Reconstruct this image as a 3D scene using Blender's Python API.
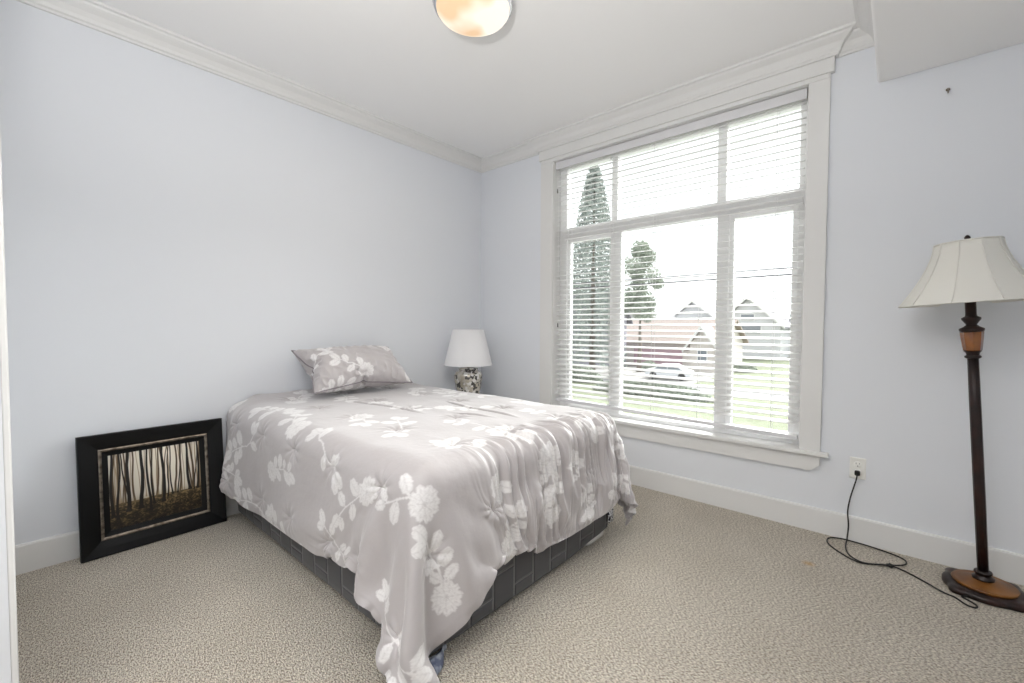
import bpy, bmesh, math, random
import numpy as np
from mathutils import Vector, Matrix, noise

for o in list(bpy.data.objects):
    bpy.data.objects.remove(o, do_unlink=True)
S = bpy.context.scene
C = S.collection
random.seed(7)
PI = math.pi

# ------------------------------------------------------------------ camera
f_px = 439.34
yaw, pit, roll = math.radians(41.3807), math.radians(-1.9372), math.radians(0.24527)
F = Vector((-math.sin(yaw) * math.cos(pit), math.cos(yaw) * math.cos(pit), math.sin(pit)))
R0 = Vector((math.cos(yaw), math.sin(yaw), 0))
U0 = R0.cross(F)
Rv = R0 * math.cos(roll) + U0 * math.sin(roll)
Uv = -R0 * math.sin(roll) + U0 * math.cos(roll)
cd = bpy.data.cameras.new('camera')
cam = bpy.data.objects.new('camera', cd)
C.objects.link(cam)
M = Matrix((Rv, Uv, -F)).transposed().to_4x4()
M.translation = Vector((3.01607, -2.97415, 1.1471))
cam.matrix_world = M
cd.sensor_width = 36
cd.lens = f_px / 1024 * 36
cd.clip_start = 0.02
cd.clip_end = 400
S.camera = cam

# ------------------------------------------------------------------ world, exposure
wd = bpy.data.worlds.new('overcast_sky')
S.world = wd
wd.use_nodes = True
bg = wd.node_tree.nodes['Background']
bg.inputs[0].default_value = (0.97, 0.985, 1.0, 1)
bg.inputs[1].default_value = 1.5
S.view_settings.view_transform = 'Standard'
S.view_settings.look = 'None'
S.view_settings.gamma = 1
S.view_settings.use_curve_mapping = False
S.view_settings.exposure = 0.22
S.cycles.max_bounces = 14
S.cycles.diffuse_bounces = 8
S.cycles.transparent_max_bounces = 16
S.cycles.sample_clamp_indirect = 6

def lamp(name, kind, loc, energy, col=(1, 1, 1), size=.1, parent=None, rot=None, sy=None):
    l = bpy.data.lights.new(name, kind)
    l.energy = energy
    l.color = col
    if kind == 'AREA':
        l.size = size
        if sy:
            l.shape = 'RECTANGLE'
            l.size_y = sy
    else:
        l.shadow_soft_size = size
    o = bpy.data.objects.new(name, l)
    C.objects.link(o)
    o.location = loc
    if rot: o.rotation_euler = rot
    if parent: o.parent = parent
    return o

# soft hazy sun high outside the window
sun = lamp('hazy_sun', 'SUN', (0, 8, 8), 14, (1, .985, .96), 0)
sun.data.angle = math.radians(55)
sun.rotation_euler = Vector((-.12, -1, -.62)).to_track_quat('-Z', 'Y').to_euler()
# added fill light in the unseen hall behind the camera, under its ceiling
lamp('hall_fill_light', 'AREA', (2.5, -4.3, 2.62), 30, (1, .97, .92), 1.2)
# added upward fill, bounced off the ceiling as a flash would be
lamp('bounce_fill_light', 'AREA', (2.5, -3.0, 1.75), 49, (1, .98, .955), .25, rot=(PI, 0, 0))

# ------------------------------------------------------------------ helpers
def lin(c):
    return tuple(((x / 255) / 12.92 if x / 255 <= .04045 else ((x / 255 + .055) / 1.055) ** 2.4) for x in c)

def mat(name, rgb, rough=.6, metal=0, spec=.5, sheen=0, bump=None, noise_col=None, trans=0, coat=0):
    """rgb in sRGB 0-255; bump = (scale, strength, distance); noise_col = (scale, rgb2, lo, hi)"""
    m = bpy.data.materials.new(name)
    m.use_nodes = True
    nt = m.node_tree
    b = nt.nodes['Principled BSDF']
    b.inputs['Base Color'].default_value = (*lin(rgb), 1)
    b.inputs['Roughness'].default_value = rough
    b.inputs['Metallic'].default_value = metal
    b.inputs['Specular IOR Level'].default_value = spec
    b.inputs['Sheen Weight'].default_value = sheen
    b.inputs['Coat Weight'].default_value = coat
    tc = nt.nodes.new('ShaderNodeTexCoord')
    if noise_col:
        sc, c2, lo, hi = noise_col
        n = nt.nodes.new('ShaderNodeTexNoise')
        n.inputs['Scale'].default_value = sc
        n.inputs['Detail'].default_value = 6
        nt.links.new(tc.outputs['Object'], n.inputs['Vector'])
        r = nt.nodes.new('ShaderNodeValToRGB')
        r.color_ramp.elements[0].position = lo
        r.color_ramp.elements[1].position = hi
        r.color_ramp.elements[0].color = (*lin(rgb), 1)
        r.color_ramp.elements[1].color = (*lin(c2), 1)
        nt.links.new(n.outputs['Fac'], r.inputs['Fac'])
        nt.links.new(r.outputs['Color'], b.inputs['Base Color'])
    if bump:
        n = nt.nodes.new('ShaderNodeTexNoise')
        n.inputs['Scale'].default_value = bump[0]
        n.inputs['Detail'].default_value = 4
        nt.links.new(tc.outputs['Object'], n.inputs['Vector'])
        bn = nt.nodes.new('ShaderNodeBump')
        bn.inputs['Strength'].default_value = bump[1]
        bn.inputs['Distance'].default_value = bump[2]
        nt.links.new(n.outputs['Fac'], bn.inputs['Height'])
        nt.links.new(bn.outputs['Normal'], b.inputs['Normal'])
    return m

class MB:
    def __init__(s):
        s.v = []; s.f = []; s.sm = []
    def add(s, vs, fs, smooth=False):
        o = len(s.v)
        s.v += [tuple(v) for v in vs]
        s.f += [tuple(i + o for i in f) for f in fs]
        s.sm += [smooth] * len(fs)
    def box(s, x0, x1, y0, y1, z0, z1, bev=0, seg=2):
        bm = bmesh.new()
        bmesh.ops.create_cube(bm, size=1)
        for v in bm.verts:
            v.co = Vector((x0 + (v.co.x + .5) * (x1 - x0), y0 + (v.co.y + .5) * (y1 - y0), z0 + (v.co.z + .5) * (z1 - z0)))
        if bev:
            bmesh.ops.bevel(bm, geom=bm.edges[:], offset=bev, segments=seg, affect='EDGES', profile=.5)
        s.bm(bm)
        return s
    def bm(s, bm, smooth=False):
        bm.verts.index_update()
        s.add([v.co[:] for v in bm.verts], [[v.index for v in f.verts] for f in bm.faces], smooth)
        bm.free()
        return s
    def lathe(s, prof, c=(0, 0, 0), n=32, mat4=None, smooth=True, cap=True, shape=None):
        vs = []; fs = []
        for r, z in prof:
            for k in range(n):
                a = 2 * PI * k / n
                q = r * (shape(a) if shape else 1)
                v = Vector((q * math.cos(a), q * math.sin(a), z))
                if mat4: v = mat4 @ v
                vs.append((v.x + c[0], v.y + c[1], v.z + c[2]))
        m = len(prof)
        for i in range(m - 1):
            for k in range(n):
                fs.append((i * n + k, i * n + (k + 1) % n, (i + 1) * n + (k + 1) % n, (i + 1) * n + k))
        if cap:
            fs.append(tuple(range(n))[::-1]); fs.append(tuple((m - 1) * n + k for k in range(n)))
        s.add(vs, fs, smooth)
        return s
    def tube(s, pts, r, n=8, smooth=True):
        pts = [Vector(p) for p in pts]
        rs = r if isinstance(r, (list, tuple)) else [r] * len(pts)
        vs = []; fs = []
        up = Vector((0, 0, 1)); prev = None
        for i, p in enumerate(pts):
            t = (pts[min(i + 1, len(pts) - 1)] - pts[max(i - 1, 0)]).normalized()
            if prev is None:
                a = up if abs(t.z) < .9 else Vector((1, 0, 0))
                prev = t.cross(a).normalized()
            u = (prev - t * prev.dot(t)).normalized(); prev = u
            w = t.cross(u)
            for k in range(n):
                a = 2 * PI * k / n
                vs.append(tuple(p + (u * math.cos(a) + w * math.sin(a)) * rs[i]))
        for i in range(len(pts) - 1):
            for k in range(n):
                fs.append((i * n + k, i * n + (k + 1) % n, (i + 1) * n + (k + 1) % n, (i + 1) * n + k))
        fs.append(tuple(range(n))[::-1]); fs.append(tuple((len(pts) - 1) * n + k for k in range(n)))
        s.add(vs, fs, smooth)
        return s
    def prism(s, poly, d0, d1, axis='y'):
        """poly of 2-D points extruded along an axis"""
        n = len(poly)
        def P(a, b, d):
            return {'y': (a, d, b), 'x': (d, a, b), 'z': (a, b, d)}[axis]
        vs = [P(a, b, d0) for a, b in poly] + [P(a, b, d1) for a, b in poly]
        fs = [tuple(range(n)), tuple(range(2 * n - 1, n - 1, -1))] + [(i, i + n, (i + 1) % n + n, (i + 1) % n) for i in range(n)]
        s.add(vs, fs)
        return s
    def build(s, name, m, parent=None, loc=None):
        me = bpy.data.meshes.new(name)
        me.from_pydata(s.v, [], s.f)
        me.polygons.foreach_set('use_smooth', s.sm)
        me.materials.append(m)
        bm = bmesh.new(); bm.from_mesh(me)
        bmesh.ops.recalc_face_normals(bm, faces=bm.faces)
        bm.to_mesh(me); bm.free()
        o = bpy.data.objects.new(name, me)
        C.objects.link(o)
        if parent: o.parent = parent
        if loc: o.location = loc
        return o

def tag(o, label, cat, group=None, kind=None):
    o['label'] = label; o['category'] = cat
    if group: o['group'] = group
    if kind: o['kind'] = kind
    return o
def struct(o, label=None):
    o['kind'] = 'structure'
    if label: o['label'] = label
    return o
def empty(name, loc=(0, 0, 0), rz=0):
    o = bpy.data.objects.new(name, None)
    o.empty_display_size = .1
    C.objects.link(o)
    o.location = loc; o.rotation_euler = (0, 0, rz)
    return o

def sweep(prof, path, closed_prof=True):
    """prof = [(out, z)], path = 2-D wall points; 'out' grows to the right-hand side of the path direction"""
    mb = MB(); vs = []; fs = []
    n = len(path); P = [Vector(p) for p in path]
    for i in range(n):
        d0 = (P[i] - P[i - 1]).normalized() if i > 0 else None
        d1 = (P[i + 1] - P[i]).normalized() if i < n - 1 else None
        if d0 is None: d0 = d1
        if d1 is None: d1 = d0
        n0 = Vector((d0.y, -d0.x)); n1 = Vector((d1.y, -d1.x))
        mt = (n0 + n1); mt = mt / max(mt.dot(n0), 1e-4)
        for o, z in prof:
            q = P[i] + mt * o
            vs.append((q.x, q.y, z))
    m = len(prof)
    for i in range(n - 1):
        for k in range(m):
            fs.append((i * m + k, i * m + (k + 1) % m, (i + 1) * m + (k + 1) % m, (i + 1) * m + k))
    fs.append(tuple(range(m))); fs.append(tuple((n - 1) * m + k for k in range(m))[::-1])
    mb.add(vs, fs)
    return mb

# ------------------------------------------------------------------ materials
m_wall = mat('wall_paint', (221, 224, 229), .75, spec=.25, bump=(260, .05, .002))
m_ceil = mat('ceiling_paint', (238, 238, 238), .85, spec=.2, bump=(180, .08, .002))
m_trim = mat('white_trim_paint', (220, 220, 219), .45, spec=.35)
m_vinyl = mat('white_vinyl', (245, 245, 245), .4, spec=.4)
m_slat = mat('white_blind_slat', (232, 232, 232), .45, spec=.35)
m_valance = mat('white_valance', (214, 214, 217), .5)
m_black = mat('black_lacquer', (5, 6, 8), .4, spec=.3, bump=(60, .05, .002))
m_silver = mat('antique_silver', (150, 140, 128), .38, metal=.8, noise_col=(40, (96, 86, 76), .4, .65))
m_bronze = mat('dark_bronze', (28, 18, 17), .35, metal=.35, spec=.6, noise_col=(14, (52, 26, 20), .4, .7), bump=(50, .12, .003))
m_amber = mat('amber_marbled_resin', (104, 54, 20), .25, spec=.6, coat=.4, noise_col=(16, (150, 92, 36), .35, .7))
m_dish = mat('brown_leather_look_dish', (92, 54, 18), .38, spec=.5, noise_col=(9, (138, 90, 34), .35, .7))
m_shade = mat('cream_shade_fabric', (238, 237, 232), .85, spec=.15, bump=(320, .1, .002))
m_shade2 = mat('white_shade_fabric', (246, 246, 248), .85, spec=.15, bump=(320, .1, .002))
m_cord = mat('black_rubber', (16, 15, 15), .5)
m_plate = mat('white_plastic', (232, 232, 228), .35)
m_dark = mat('dark_slot', (20, 20, 20), .6)
m_chrome = mat('polished_chrome', (215, 215, 220), .12, metal=1)
m_white_base = mat('white_underside_fabric', (222, 220, 216), .8)

# shades and blind slats let some light through
def translucent(m, amt):
    nt = m.node_tree; b = nt.nodes['Principled BSDF']; out = nt.nodes['Material Output']
    t = nt.nodes.new('ShaderNodeBsdfTranslucent')
    t.inputs[0].default_value = b.inputs['Base Color'].default_value
    mx = nt.nodes.new('ShaderNodeMixShader'); mx.inputs[0].default_value = amt
    nt.links.new(b.outputs[0], mx.inputs[1]); nt.links.new(t.outputs[0], mx.inputs[2])
    nt.links.new(mx.outputs[0], out.inputs[0])
translucent(m_shade, .3); translucent(m_shade2, .3); translucent(m_slat, .1)

# glass
m_glass = bpy.data.materials.new('window_glass'); m_glass.use_nodes = True
nt = m_glass.node_tree; nt.nodes.remove(nt.nodes['Principled BSDF'])
tr = nt.nodes.new('ShaderNodeBsdfTransparent'); tr.inputs[0].default_value = (.97, .985, .98, 1)
gl = nt.nodes.new('ShaderNodeBsdfGlossy'); gl.inputs['Roughness'].default_value = .02
fr = nt.nodes.new('ShaderNodeFresnel'); fr.inputs[0].default_value = 1.45
mx = nt.nodes.new('ShaderNodeMixShader')
nt.links.new(fr.outputs[0], mx.inputs[0]); nt.links.new(tr.outputs[0], mx.inputs[1]); nt.links.new(gl.outputs[0], mx.inputs[2])
nt.links.new(mx.outputs[0], nt.nodes['Material Output'].inputs[0])

# carpet
m_carpet = bpy.data.materials.new('beige_cut_pile_carpet'); m_carpet.use_nodes = True
nt = m_carpet.node_tree; b = nt.nodes['Principled BSDF']
b.inputs['Roughness'].default_value = .95; b.inputs['Specular IOR Level'].default_value = .1
b.inputs['Sheen Weight'].default_value = .25
tc = nt.nodes.new('ShaderNodeTexCoord')
def N(kind, **kw):
    n = nt.nodes.new(kind)
    for k, v in kw.items(): n.inputs[k].default_value = v
    return n
n1 = N('ShaderNodeTexNoise', Scale=140, Detail=5, Roughness=.7)
n2 = N('ShaderNodeTexNoise', Scale=2.2, Detail=5, Roughness=.6)
vo = N('ShaderNodeTexVoronoi', Scale=150)
mpc = nt.nodes.new('ShaderNodeMapping'); mpc.inputs['Rotation'].default_value = (0, 0, .5); mpc.inputs['Scale'].default_value = (.75, 1.7, 1)
nt.links.new(tc.outputs['Object'], mpc.inputs[0])
nt.links.new(mpc.outputs[0], n1.inputs['Vector'])
for n in (n2, vo): nt.links.new(tc.outputs['Object'], n.inputs['Vector'])
r1 = nt.nodes.new('ShaderNodeValToRGB')
r1.color_ramp.elements[0].position = .41; r1.color_ramp.elements[0].color = (*lin((122, 108, 90)), 1)
r1.color_ramp.elements[1].position = .58; r1.color_ramp.elements[1].color = (*lin((244, 236, 221)), 1)
nt.links.new(n1.outputs['Fac'], r1.inputs['Fac'])
r2 = nt.nodes.new('ShaderNodeValToRGB')
r2.color_ramp.elements[0].position = .3; r2.color_ramp.elements[0].color = (.88, .87, .85, 1)
r2.color_ramp.elements[1].position = .62; r2.color_ramp.elements[1].color = (1, 1, 1, 1)
nt.links.new(n2.outputs['Fac'], r2.inputs['Fac'])
ml = nt.nodes.new('ShaderNodeMix'); ml.data_type = 'RGBA'; ml.blend_type = 'MULTIPLY'; ml.inputs[0].default_value = 1
nt.links.new(r1.outputs['Color'], ml.inputs[6]); nt.links.new(r2.outputs['Color'], ml.inputs[7])
# a small orange stain in the pile
sd = nt.nodes.new('ShaderNodeVectorMath'); sd.operation = 'DISTANCE'; sd.inputs[1].default_value = (2.713, -0.438, 0)
nt.links.new(tc.outputs['Object'], sd.inputs[0])
sr = nt.nodes.new('ShaderNodeMapRange'); sr.inputs[1].default_value = .008; sr.inputs[2].default_value = .035; sr.inputs[3].default_value = .6; sr.inputs[4].default_value = 0
nt.links.new(sd.outputs['Value'], sr.inputs[0])
sm = nt.nodes.new('ShaderNodeMix'); sm.data_type = 'RGBA'; sm.inputs[7].default_value = (*lin((196, 150, 70)), 1)
nt.links.new(sr.outputs[0], sm.inputs[0]); nt.links.new(ml.outputs[2], sm.inputs[6])
nt.links.new(sm.outputs[2], b.inputs['Base Color'])
ad = nt.nodes.new('ShaderNodeMath'); ad.operation = 'SUBTRACT'
nt.links.new(n1.outputs['Fac'], ad.inputs[0]); nt.links.new(vo.outputs['Distance'], ad.inputs[1])
bp = nt.nodes.new('ShaderNodeBump'); bp.inputs['Strength'].default_value = .7; bp.inputs['Distance'].default_value = .02
nt.links.new(ad.outputs[0], bp.inputs['Height']); nt.links.new(bp.outputs[0], b.inputs['Normal'])

# quilted dark cover with stepped stitching
m_quilt = bpy.data.materials.new('charcoal_quilted_cover'); m_quilt.use_nodes = True
nt = m_quilt.node_tree; b = nt.nodes['Principled BSDF']
b.inputs['Roughness'].default_value = .6; b.inputs['Sheen Weight'].default_value = .15
tc = nt.nodes.new('ShaderNodeTexCoord'); sx = nt.nodes.new('ShaderNodeSeparateXYZ')
nt.links.new(tc.outputs['Object'], sx.inputs[0])
a1 = nt.nodes.new('ShaderNodeMath'); a1.operation = 'ADD'
nt.links.new(sx.outputs['X'], a1.inputs[0]); nt.links.new(sx.outputs['Y'], a1.inputs[1])
cx = nt.nodes.new('ShaderNodeCombineXYZ')
# the bricks run upright: height feeds the brick length
nt.links.new(sx.outputs['Z'], cx.inputs[0]); nt.links.new(a1.outputs[0], cx.inputs[1])
br = nt.nodes.new('ShaderNodeTexBrick')
br.inputs['Scale'].default_value = 1; br.inputs['Brick Width'].default_value = .17; br.inputs['Row Height'].default_value = .125
br.inputs['Mortar Size'].default_value = .0014; br.inputs['Mortar Smooth'].default_value = .3
br.inputs['Color1'].default_value = (*lin((66, 66, 70)), 1); br.inputs['Color2'].default_value = (*lin((72, 72, 75)), 1)
br.inputs['Mortar'].default_value = (*lin((128, 124, 126)), 1)
nt.links.new(cx.outputs[0], br.inputs['Vector'])
nt.links.new(br.outputs['Color'], b.inputs['Base Color'])
br2 = nt.nodes.new('ShaderNodeTexBrick')
for k in ('Scale', 'Brick Width', 'Row Height'): br2.inputs[k].default_value = br.inputs[k].default_value
br2.inputs['Mortar Size'].default_value = .010; br2.inputs['Mortar Smooth'].default_value = 1
nt.links.new(cx.outputs[0], br2.inputs['Vector'])
bp = nt.nodes.new('ShaderNodeBump'); bp.invert = True; bp.inputs['Strength'].default_value = .6; bp.inputs['Distance'].default_value = .012
nt.links.new(br2.outputs['Fac'], bp.inputs['Height']); nt.links.new(bp.outputs[0], b.inputs['Normal'])

# fabric with a printed floral (colour attribute 'print' holds the flower mask)
m_print = bpy.data.materials.new('grey_floral_cotton'); m_print.use_nodes = True
nt = m_print.node_tree; b = nt.nodes['Principled BSDF']
b.inputs['Roughness'].default_value = .46; b.inputs['Specular IOR Level'].default_value = .5
b.inputs['Sheen Weight'].default_value = .5; b.inputs['Sheen Roughness'].default_value = .4
at = nt.nodes.new('ShaderNodeAttribute'); at.attribute_name = 'print'
mxc = nt.nodes.new('ShaderNodeMix'); mxc.data_type = 'RGBA'
mxc.inputs[6].default_value = (*lin((178, 173, 174)), 1); mxc.inputs[7].default_value = (*lin((224, 222, 222)), 1)
nt.links.new(at.outputs['Fac'], mxc.inputs[0]); nt.links.new(mxc.outputs[2], b.inputs['Base Color'])
tc = nt.nodes.new('ShaderNodeTexCoord')
nn = nt.nodes.new('ShaderNodeTexNoise'); nn.inputs['Scale'].default_value = 38; nn.inputs['Detail'].default_value = 5
nt.links.new(tc.outputs['Object'], nn.inputs['Vector'])
bp = nt.nodes.new('ShaderNodeBump'); bp.inputs['Strength'].default_value = .25; bp.inputs['Distance'].default_value = .006
nt.links.new(nn.outputs['Fac'], bp.inputs['Height']); nt.links.new(bp.outputs[0], b.inputs['Normal'])

# navy cloth with white dashes
m_navy = bpy.data.materials.new('navy_dashed_cotton'); m_navy.use_nodes = True
nt = m_navy.node_tree; b = nt.nodes['Principled BSDF']; b.inputs['Roughness'].default_value = .8
tc = nt.nodes.new('ShaderNodeTexCoord'); vo = nt.nodes.new('ShaderNodeTexVoronoi'); vo.inputs['Scale'].default_value = 48
vo.feature = 'DISTANCE_TO_EDGE'
nt.links.new(tc.outputs['Object'], vo.inputs['Vector'])
rp = nt.nodes.new('ShaderNodeValToRGB'); rp.color_ramp.interpolation = 'CONSTANT'
rp.color_ramp.elements[0].color = (*lin((232, 232, 236)), 1); rp.color_ramp.elements[1].position = .12
rp.color_ramp.elements[1].color = (*lin((22, 26, 52)), 1)
nt.links.new(vo.outputs['Distance'], rp.inputs['Fac']); nt.links.new(rp.outputs['Color'], b.inputs['Base Color'])

# ------------------------------------------------------------------ room shell
H = 2.70
XR, YB = 4.10, -3.06
struct(MB().box(-.15, 4.6, -5.6, .0, -.1, 0).build('floor', m_carpet))
struct(MB().box(-.15, 4.6, -5.6, .15, H, H + .1).build('ceiling', m_ceil))
struct(MB().box(-.15, 0, YB, 0, 0, H).build('wall_left', m_wall))
WX0, WX1, WZ0, WZ1 = .856, 2.600, .437, 2.500
w = MB()
w.box(-.15, WX0 - .012, 0, .15, -.1, H); w.box(WX1 + .012, 4.25, 0, .15, -.1, H)
w.box(WX0 - .012, WX1 + .012, 0, .15, -.1, WZ0 - .02); w.box(WX0 - .012, WX1 + .012, 0, .15, WZ1 + .012, H)
struct(w.build('wall_window_side', m_wall))
struct(MB().box(XR, XR + .15, -5.6, 0, 0, H).build('wall_right', m_wall))
w = MB(); w.box(-.15, 1.20, YB - .12, YB, 0, H)
w.box(1.20, 1.32, YB - .12, -2.998, 0, H)
w.box(1.32, XR, YB - .12, YB, 2.25, H); w.box(3.5, XR, YB - .12, YB, 0, 2.25)
struct(w.build('wall_back', m_wall))
w = MB(); w.box(-.15, XR + .15, -5.75, -5.6, 0, H); w.box(.2, .35, -5.6, YB - .12, 0, H)
struct(w.build('wall_hall', m_wall))
struct(MB().box(1.20, 1.32, -2.998, -2.985, 0, H, .003).build('trim_2', m_trim), 'white vertical door casing at the left edge')
# soffit
struct(MB().box(2.90, XR, YB, 0, 2.405, H, .012, 3).build('soffit', m_ceil), 'boxed soffit under the ceiling, right of the window')

# crown moulding
cp = [(0, 2.602), (.012, 2.602), (.014, 2.612), (.022, 2.618), (.026, 2.634), (.040, 2.655), (.060, 2.668), (.070, 2.676), (.074, 2.684), (.088, 2.688), (.090, H), (0, H)]
p = [(0, YB), (0, 0), (.712, 0), (.712, -.034), (2.724, -.034), (2.724, 0), (2.90, 0), (2.90, YB)]
struct(sweep(cp, p).build('trim_1', m_trim), 'white crown moulding along ceiling, left wall and window wall')

# baseboards
bp_ = [(0, 0), (.015, 0), (.015, .126), (.011, .135), (0, .135)]
struct(sweep(bp_, [(0, YB), (0, -.0)]).build('baseboard_left', m_trim))
struct(sweep(bp_, [(0, 0), (XR, 0)]).build('baseboard_window_side', m_trim))
struct(sweep(bp_, [(XR, 0), (XR, YB)]).build('baseboard_right', m_trim))

# ------------------------------------------------------------------ window
win = struct(empty('window_1', ((WX0 + WX1) / 2, 0, WZ0)), 'large six-light white window in deep casing')
def wb(*boxes, bev=.003):
    mb = MB(); ox, oz = win.location.x, win.location.z
    for x0, x1, y0, y1, z0, z1 in boxes:
        mb.box(x0 - ox, x1 - ox, y0, y1, z0 - oz, z1 - oz, bev)
    return mb
wb((WX0 - .012, WX0, -.001, .149, WZ0, WZ1 + .012), (WX1, WX1 + .012, -.001, .149, WZ0, WZ1 + .012), (WX0, WX1, -.001, .149, WZ1, WZ1 + .012), bev=0).build('jamb', m_trim, win)
wb((.728, WX0 - .004, -.021, 0, .455, 2.534)).build('casing', m_trim, win)
wb((WX1 + .004, 2.703, -.021, 0, .455, 2.534)).build('casing', m_trim, win)
wb((.715, 2.720, -.034, 0, 2.527, 2.606), (.730, 2.700, -.024, 0, WZ1 + .002, 2.528)).build('head_board', m_trim, win)
wb((.700, 2.742, -.045, .0, .434, .457), (WX0, WX1, -.005, .10, .434, .457), bev=.004).build('sill', m_trim, win)
mb = MB(); ox, oz = win.location.x, win.location.z
mb.prism([(.735 - ox, .434 - oz), (.735 - ox, .375 - oz), (.77 - ox, .343 - oz), (2.655 - ox, .343 - oz), (2.70 - ox, .378 - oz), (2.70 - ox, .434 - oz)], -.02, 0)
mb.build('apron', m_trim, win)
Y0, Y1 = .085, .145
wb((WX0, .925, Y0, Y1, .457, WZ1), (2.555, WX1, Y0, Y1, .457, WZ1), (.925, 2.555, Y0, Y1, 2.44, WZ1), (.925, 2.555, Y0, Y1, .457, .482)).build('window_frame', m_vinyl, win)
wb((.90, 2.58, Y0 - .004, Y1, 1.875, 1.965), bev=.006).build('transom', m_vinyl, win)
wb((1.335, 1.385, Y0, Y1, 1.96, 2.45), (2.10, 2.158, Y0, Y1, 1.96, 2.45), bev=.004).build('upper_mullion', m_vinyl, win)
wb((1.348, 1.420, Y0, Y1, .48, 1.88), (2.105, 2.180, Y0, Y1, .48, 1.88), bev=.004).build('lower_mullion', m_vinyl, win)
# opening sashes left and right of the fixed centre light
for a, b_ in ((.925, 1.352), (2.178, 2.557)):
    wb((a, a + .03, .095, .135, .482, 1.876), (b_ - .03, b_, .095, .135, .482, 1.876), (a + .002, b_ - .002, .0965, .1335, 1.845, 1.874), (a + .002, b_ - .002, .0965, .1335, .484, .515)).build('sash', m_vinyl, win)
for a, b_, c_, d_ in ((.92, 1.34, 1.96, 2.445), (1.38, 2.105, 1.96, 2.445), (2.15, 2.56, 1.96, 2.445), (.95, 1.33, .51, 1.85), (1.415, 2.11, .48, 1.88), (2.20, 2.53, .51, 1.85)):
    wb((a, b_, .112, .117, c_, d_), bev=0).build('pane', m_glass, win)

# ------------------------------------------------------------------ venetian blind
bl = empty('venetian_blind', ((WX0 + WX1) / 2, .042, WZ1))
tag(bl, 'white horizontal venetian blind lowered over the large window', 'blind')
bx0, bx1 = WX0 + .006 - bl.location.x, WX1 - .006 - bl.location.x
mb = MB(); mb.box(bx0, bx1, -.036, -.026, -.062, -.003, .003)
mb.build('valance', m_valance, bl)
MB().box(bx0 + .004, bx1 - .004, -.022, .024, -.052, -.001, .002).build('headrail', m_vinyl, bl)
tilt = math.radians(12)
zt, zb_, pitch = -.070, -1.915, .0408
ns = int((zt - zb_) / pitch)
mb = MB(); rnd = random.Random(3)
for k in range(ns + 1):
    z = zt - k * pitch
    t = tilt + rnd.uniform(-.02, .02); dz = rnd.uniform(-.001, .001)
    vs = []; nseg = 4
    for x in (bx0 + .008, bx1 - .008):
        for i in range(nseg + 1):
            u = -1 + 2 * i / nseg
            arch = .0022 * (1 - u * u)
            yy = u * .0245
            vs.append((x, yy * math.cos(t), z + dz + yy * math.sin(t) + arch + (x - bx0) * -.0))
        for i in range(nseg, -1, -1):
            u = -1 + 2 * i / nseg
            arch = .0022 * (1 - u * u) - .0030
            yy = u * .0245
            vs.append((x, yy * math.cos(t), z + dz + yy * math.sin(t) + arch))
    n = 2 * (nseg + 1)
    fs = [tuple(range(n)), tuple(range(2 * n - 1, n - 1, -1))] + [(i, i + n, (i + 1) % n + n, (i + 1) % n) for i in range(n)]
    mb.add(vs, fs)
mb.build('slats', m_slat, bl)
mb = MB()
zl, zr = .555 - WZ1, .520 - WZ1
mb.prism([(bx0 + .008, zl - .024), (bx1 - .008, zr - .022), (bx1 - .008, zr), (bx0 + .008, zl)], -.025, .025)
br_ = mb.build('bottom_rail', m_valance, bl)
for cxw in (.985, 1.36, 1.70, 2.02, 2.45):
    x = cxw - bl.location.x; mb = MB()
    zend = zl + (zr - zl) * (x - bx0) / (bx1 - bx0)
    for y in (-.0262, .0262):
        mb.tube([(x, y, -.06), (x, y, zend - .01)], .0013, 5)
    for k in range(ns + 1):
        z = zt - k * pitch - .004
        mb.tube([(x, -.0262, z - .007), (x, .0262, z + .007)], .0007, 4)
    mb.build('ladder_cord', m_slat, bl)
# pull cords with tassels
for cxw, zz in ((.892, 1.18), (.880, 2.28)):
    x = cxw - bl.location.x; z = zz - WZ1
    mb = MB(); mb.tube([(x, -.031, -.06), (x + .002, -.033, z / 2), (x, -.032, z)], .0012, 5)
    c_ = mb.build('pull_cord', m_vinyl, bl)
    MB().lathe([(.002, 0), (.005, -.012), (.006, -.03), (.003, -.036)], (x, -.032, z), 10).build('tassel', mat('grey_tassel', (120, 118, 116), .5), c_)

# ------------------------------------------------------------------ wall outlet and hook
ot = empty('wall_outlet', (2.868, 0, .398)); tag(ot, 'white duplex wall outlet below the right window corner', 'outlet')
MB().box(-.035, .035, -.006, 0, -.057, .057, .003).build('cover_plate', m_plate, ot)
for z in (.021, -.021):
    mb = MB(); mb.lathe([(.0165, 0), (.0165, .003), (.0145, .0045)], (0, 0, 0), 24, Matrix.Rotation(PI / 2, 4, 'X'))
    s_ = mb.build('receptacle', m_plate, ot, (0, -.005, z))
    MB().box(-.008, -.006, -.0052, -.0035, .001, .010).box(.006, .008, -.0052, -.0035, .002, .009).box(-.002, .002, -.0052, -.0035, -.010, -.006).build('slots', m_dark, s_)
MB().lathe([(.003, 0), (.0025, .0012)], (0, -.006, 0), 10, Matrix.Rotation(PI / 2, 4, 'X')).build('screw', m_plate, ot)
hk = empty('wall_hook', (3.161, 0, 2.286)); tag(hk, 'tiny curled metal hook high on the wall under the soffit', 'hook')
MB().lathe([(.008, 0), (.008, .002), (.005, .004)], (0, 0, 0), 14, Matrix.Rotation(PI / 2, 4, 'X')).build('backplate', m_silver, hk)
MB().tube([(0, -.003, 0), (0, -.014, -.002)] + [(0, -.018 + .010 * math.cos(a), -.012 + .010 * math.sin(a)) for a in np.linspace(PI / 2 + .2, PI * 2 + .6, 12)], .0022, 6).build('curl', m_silver, hk)

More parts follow.
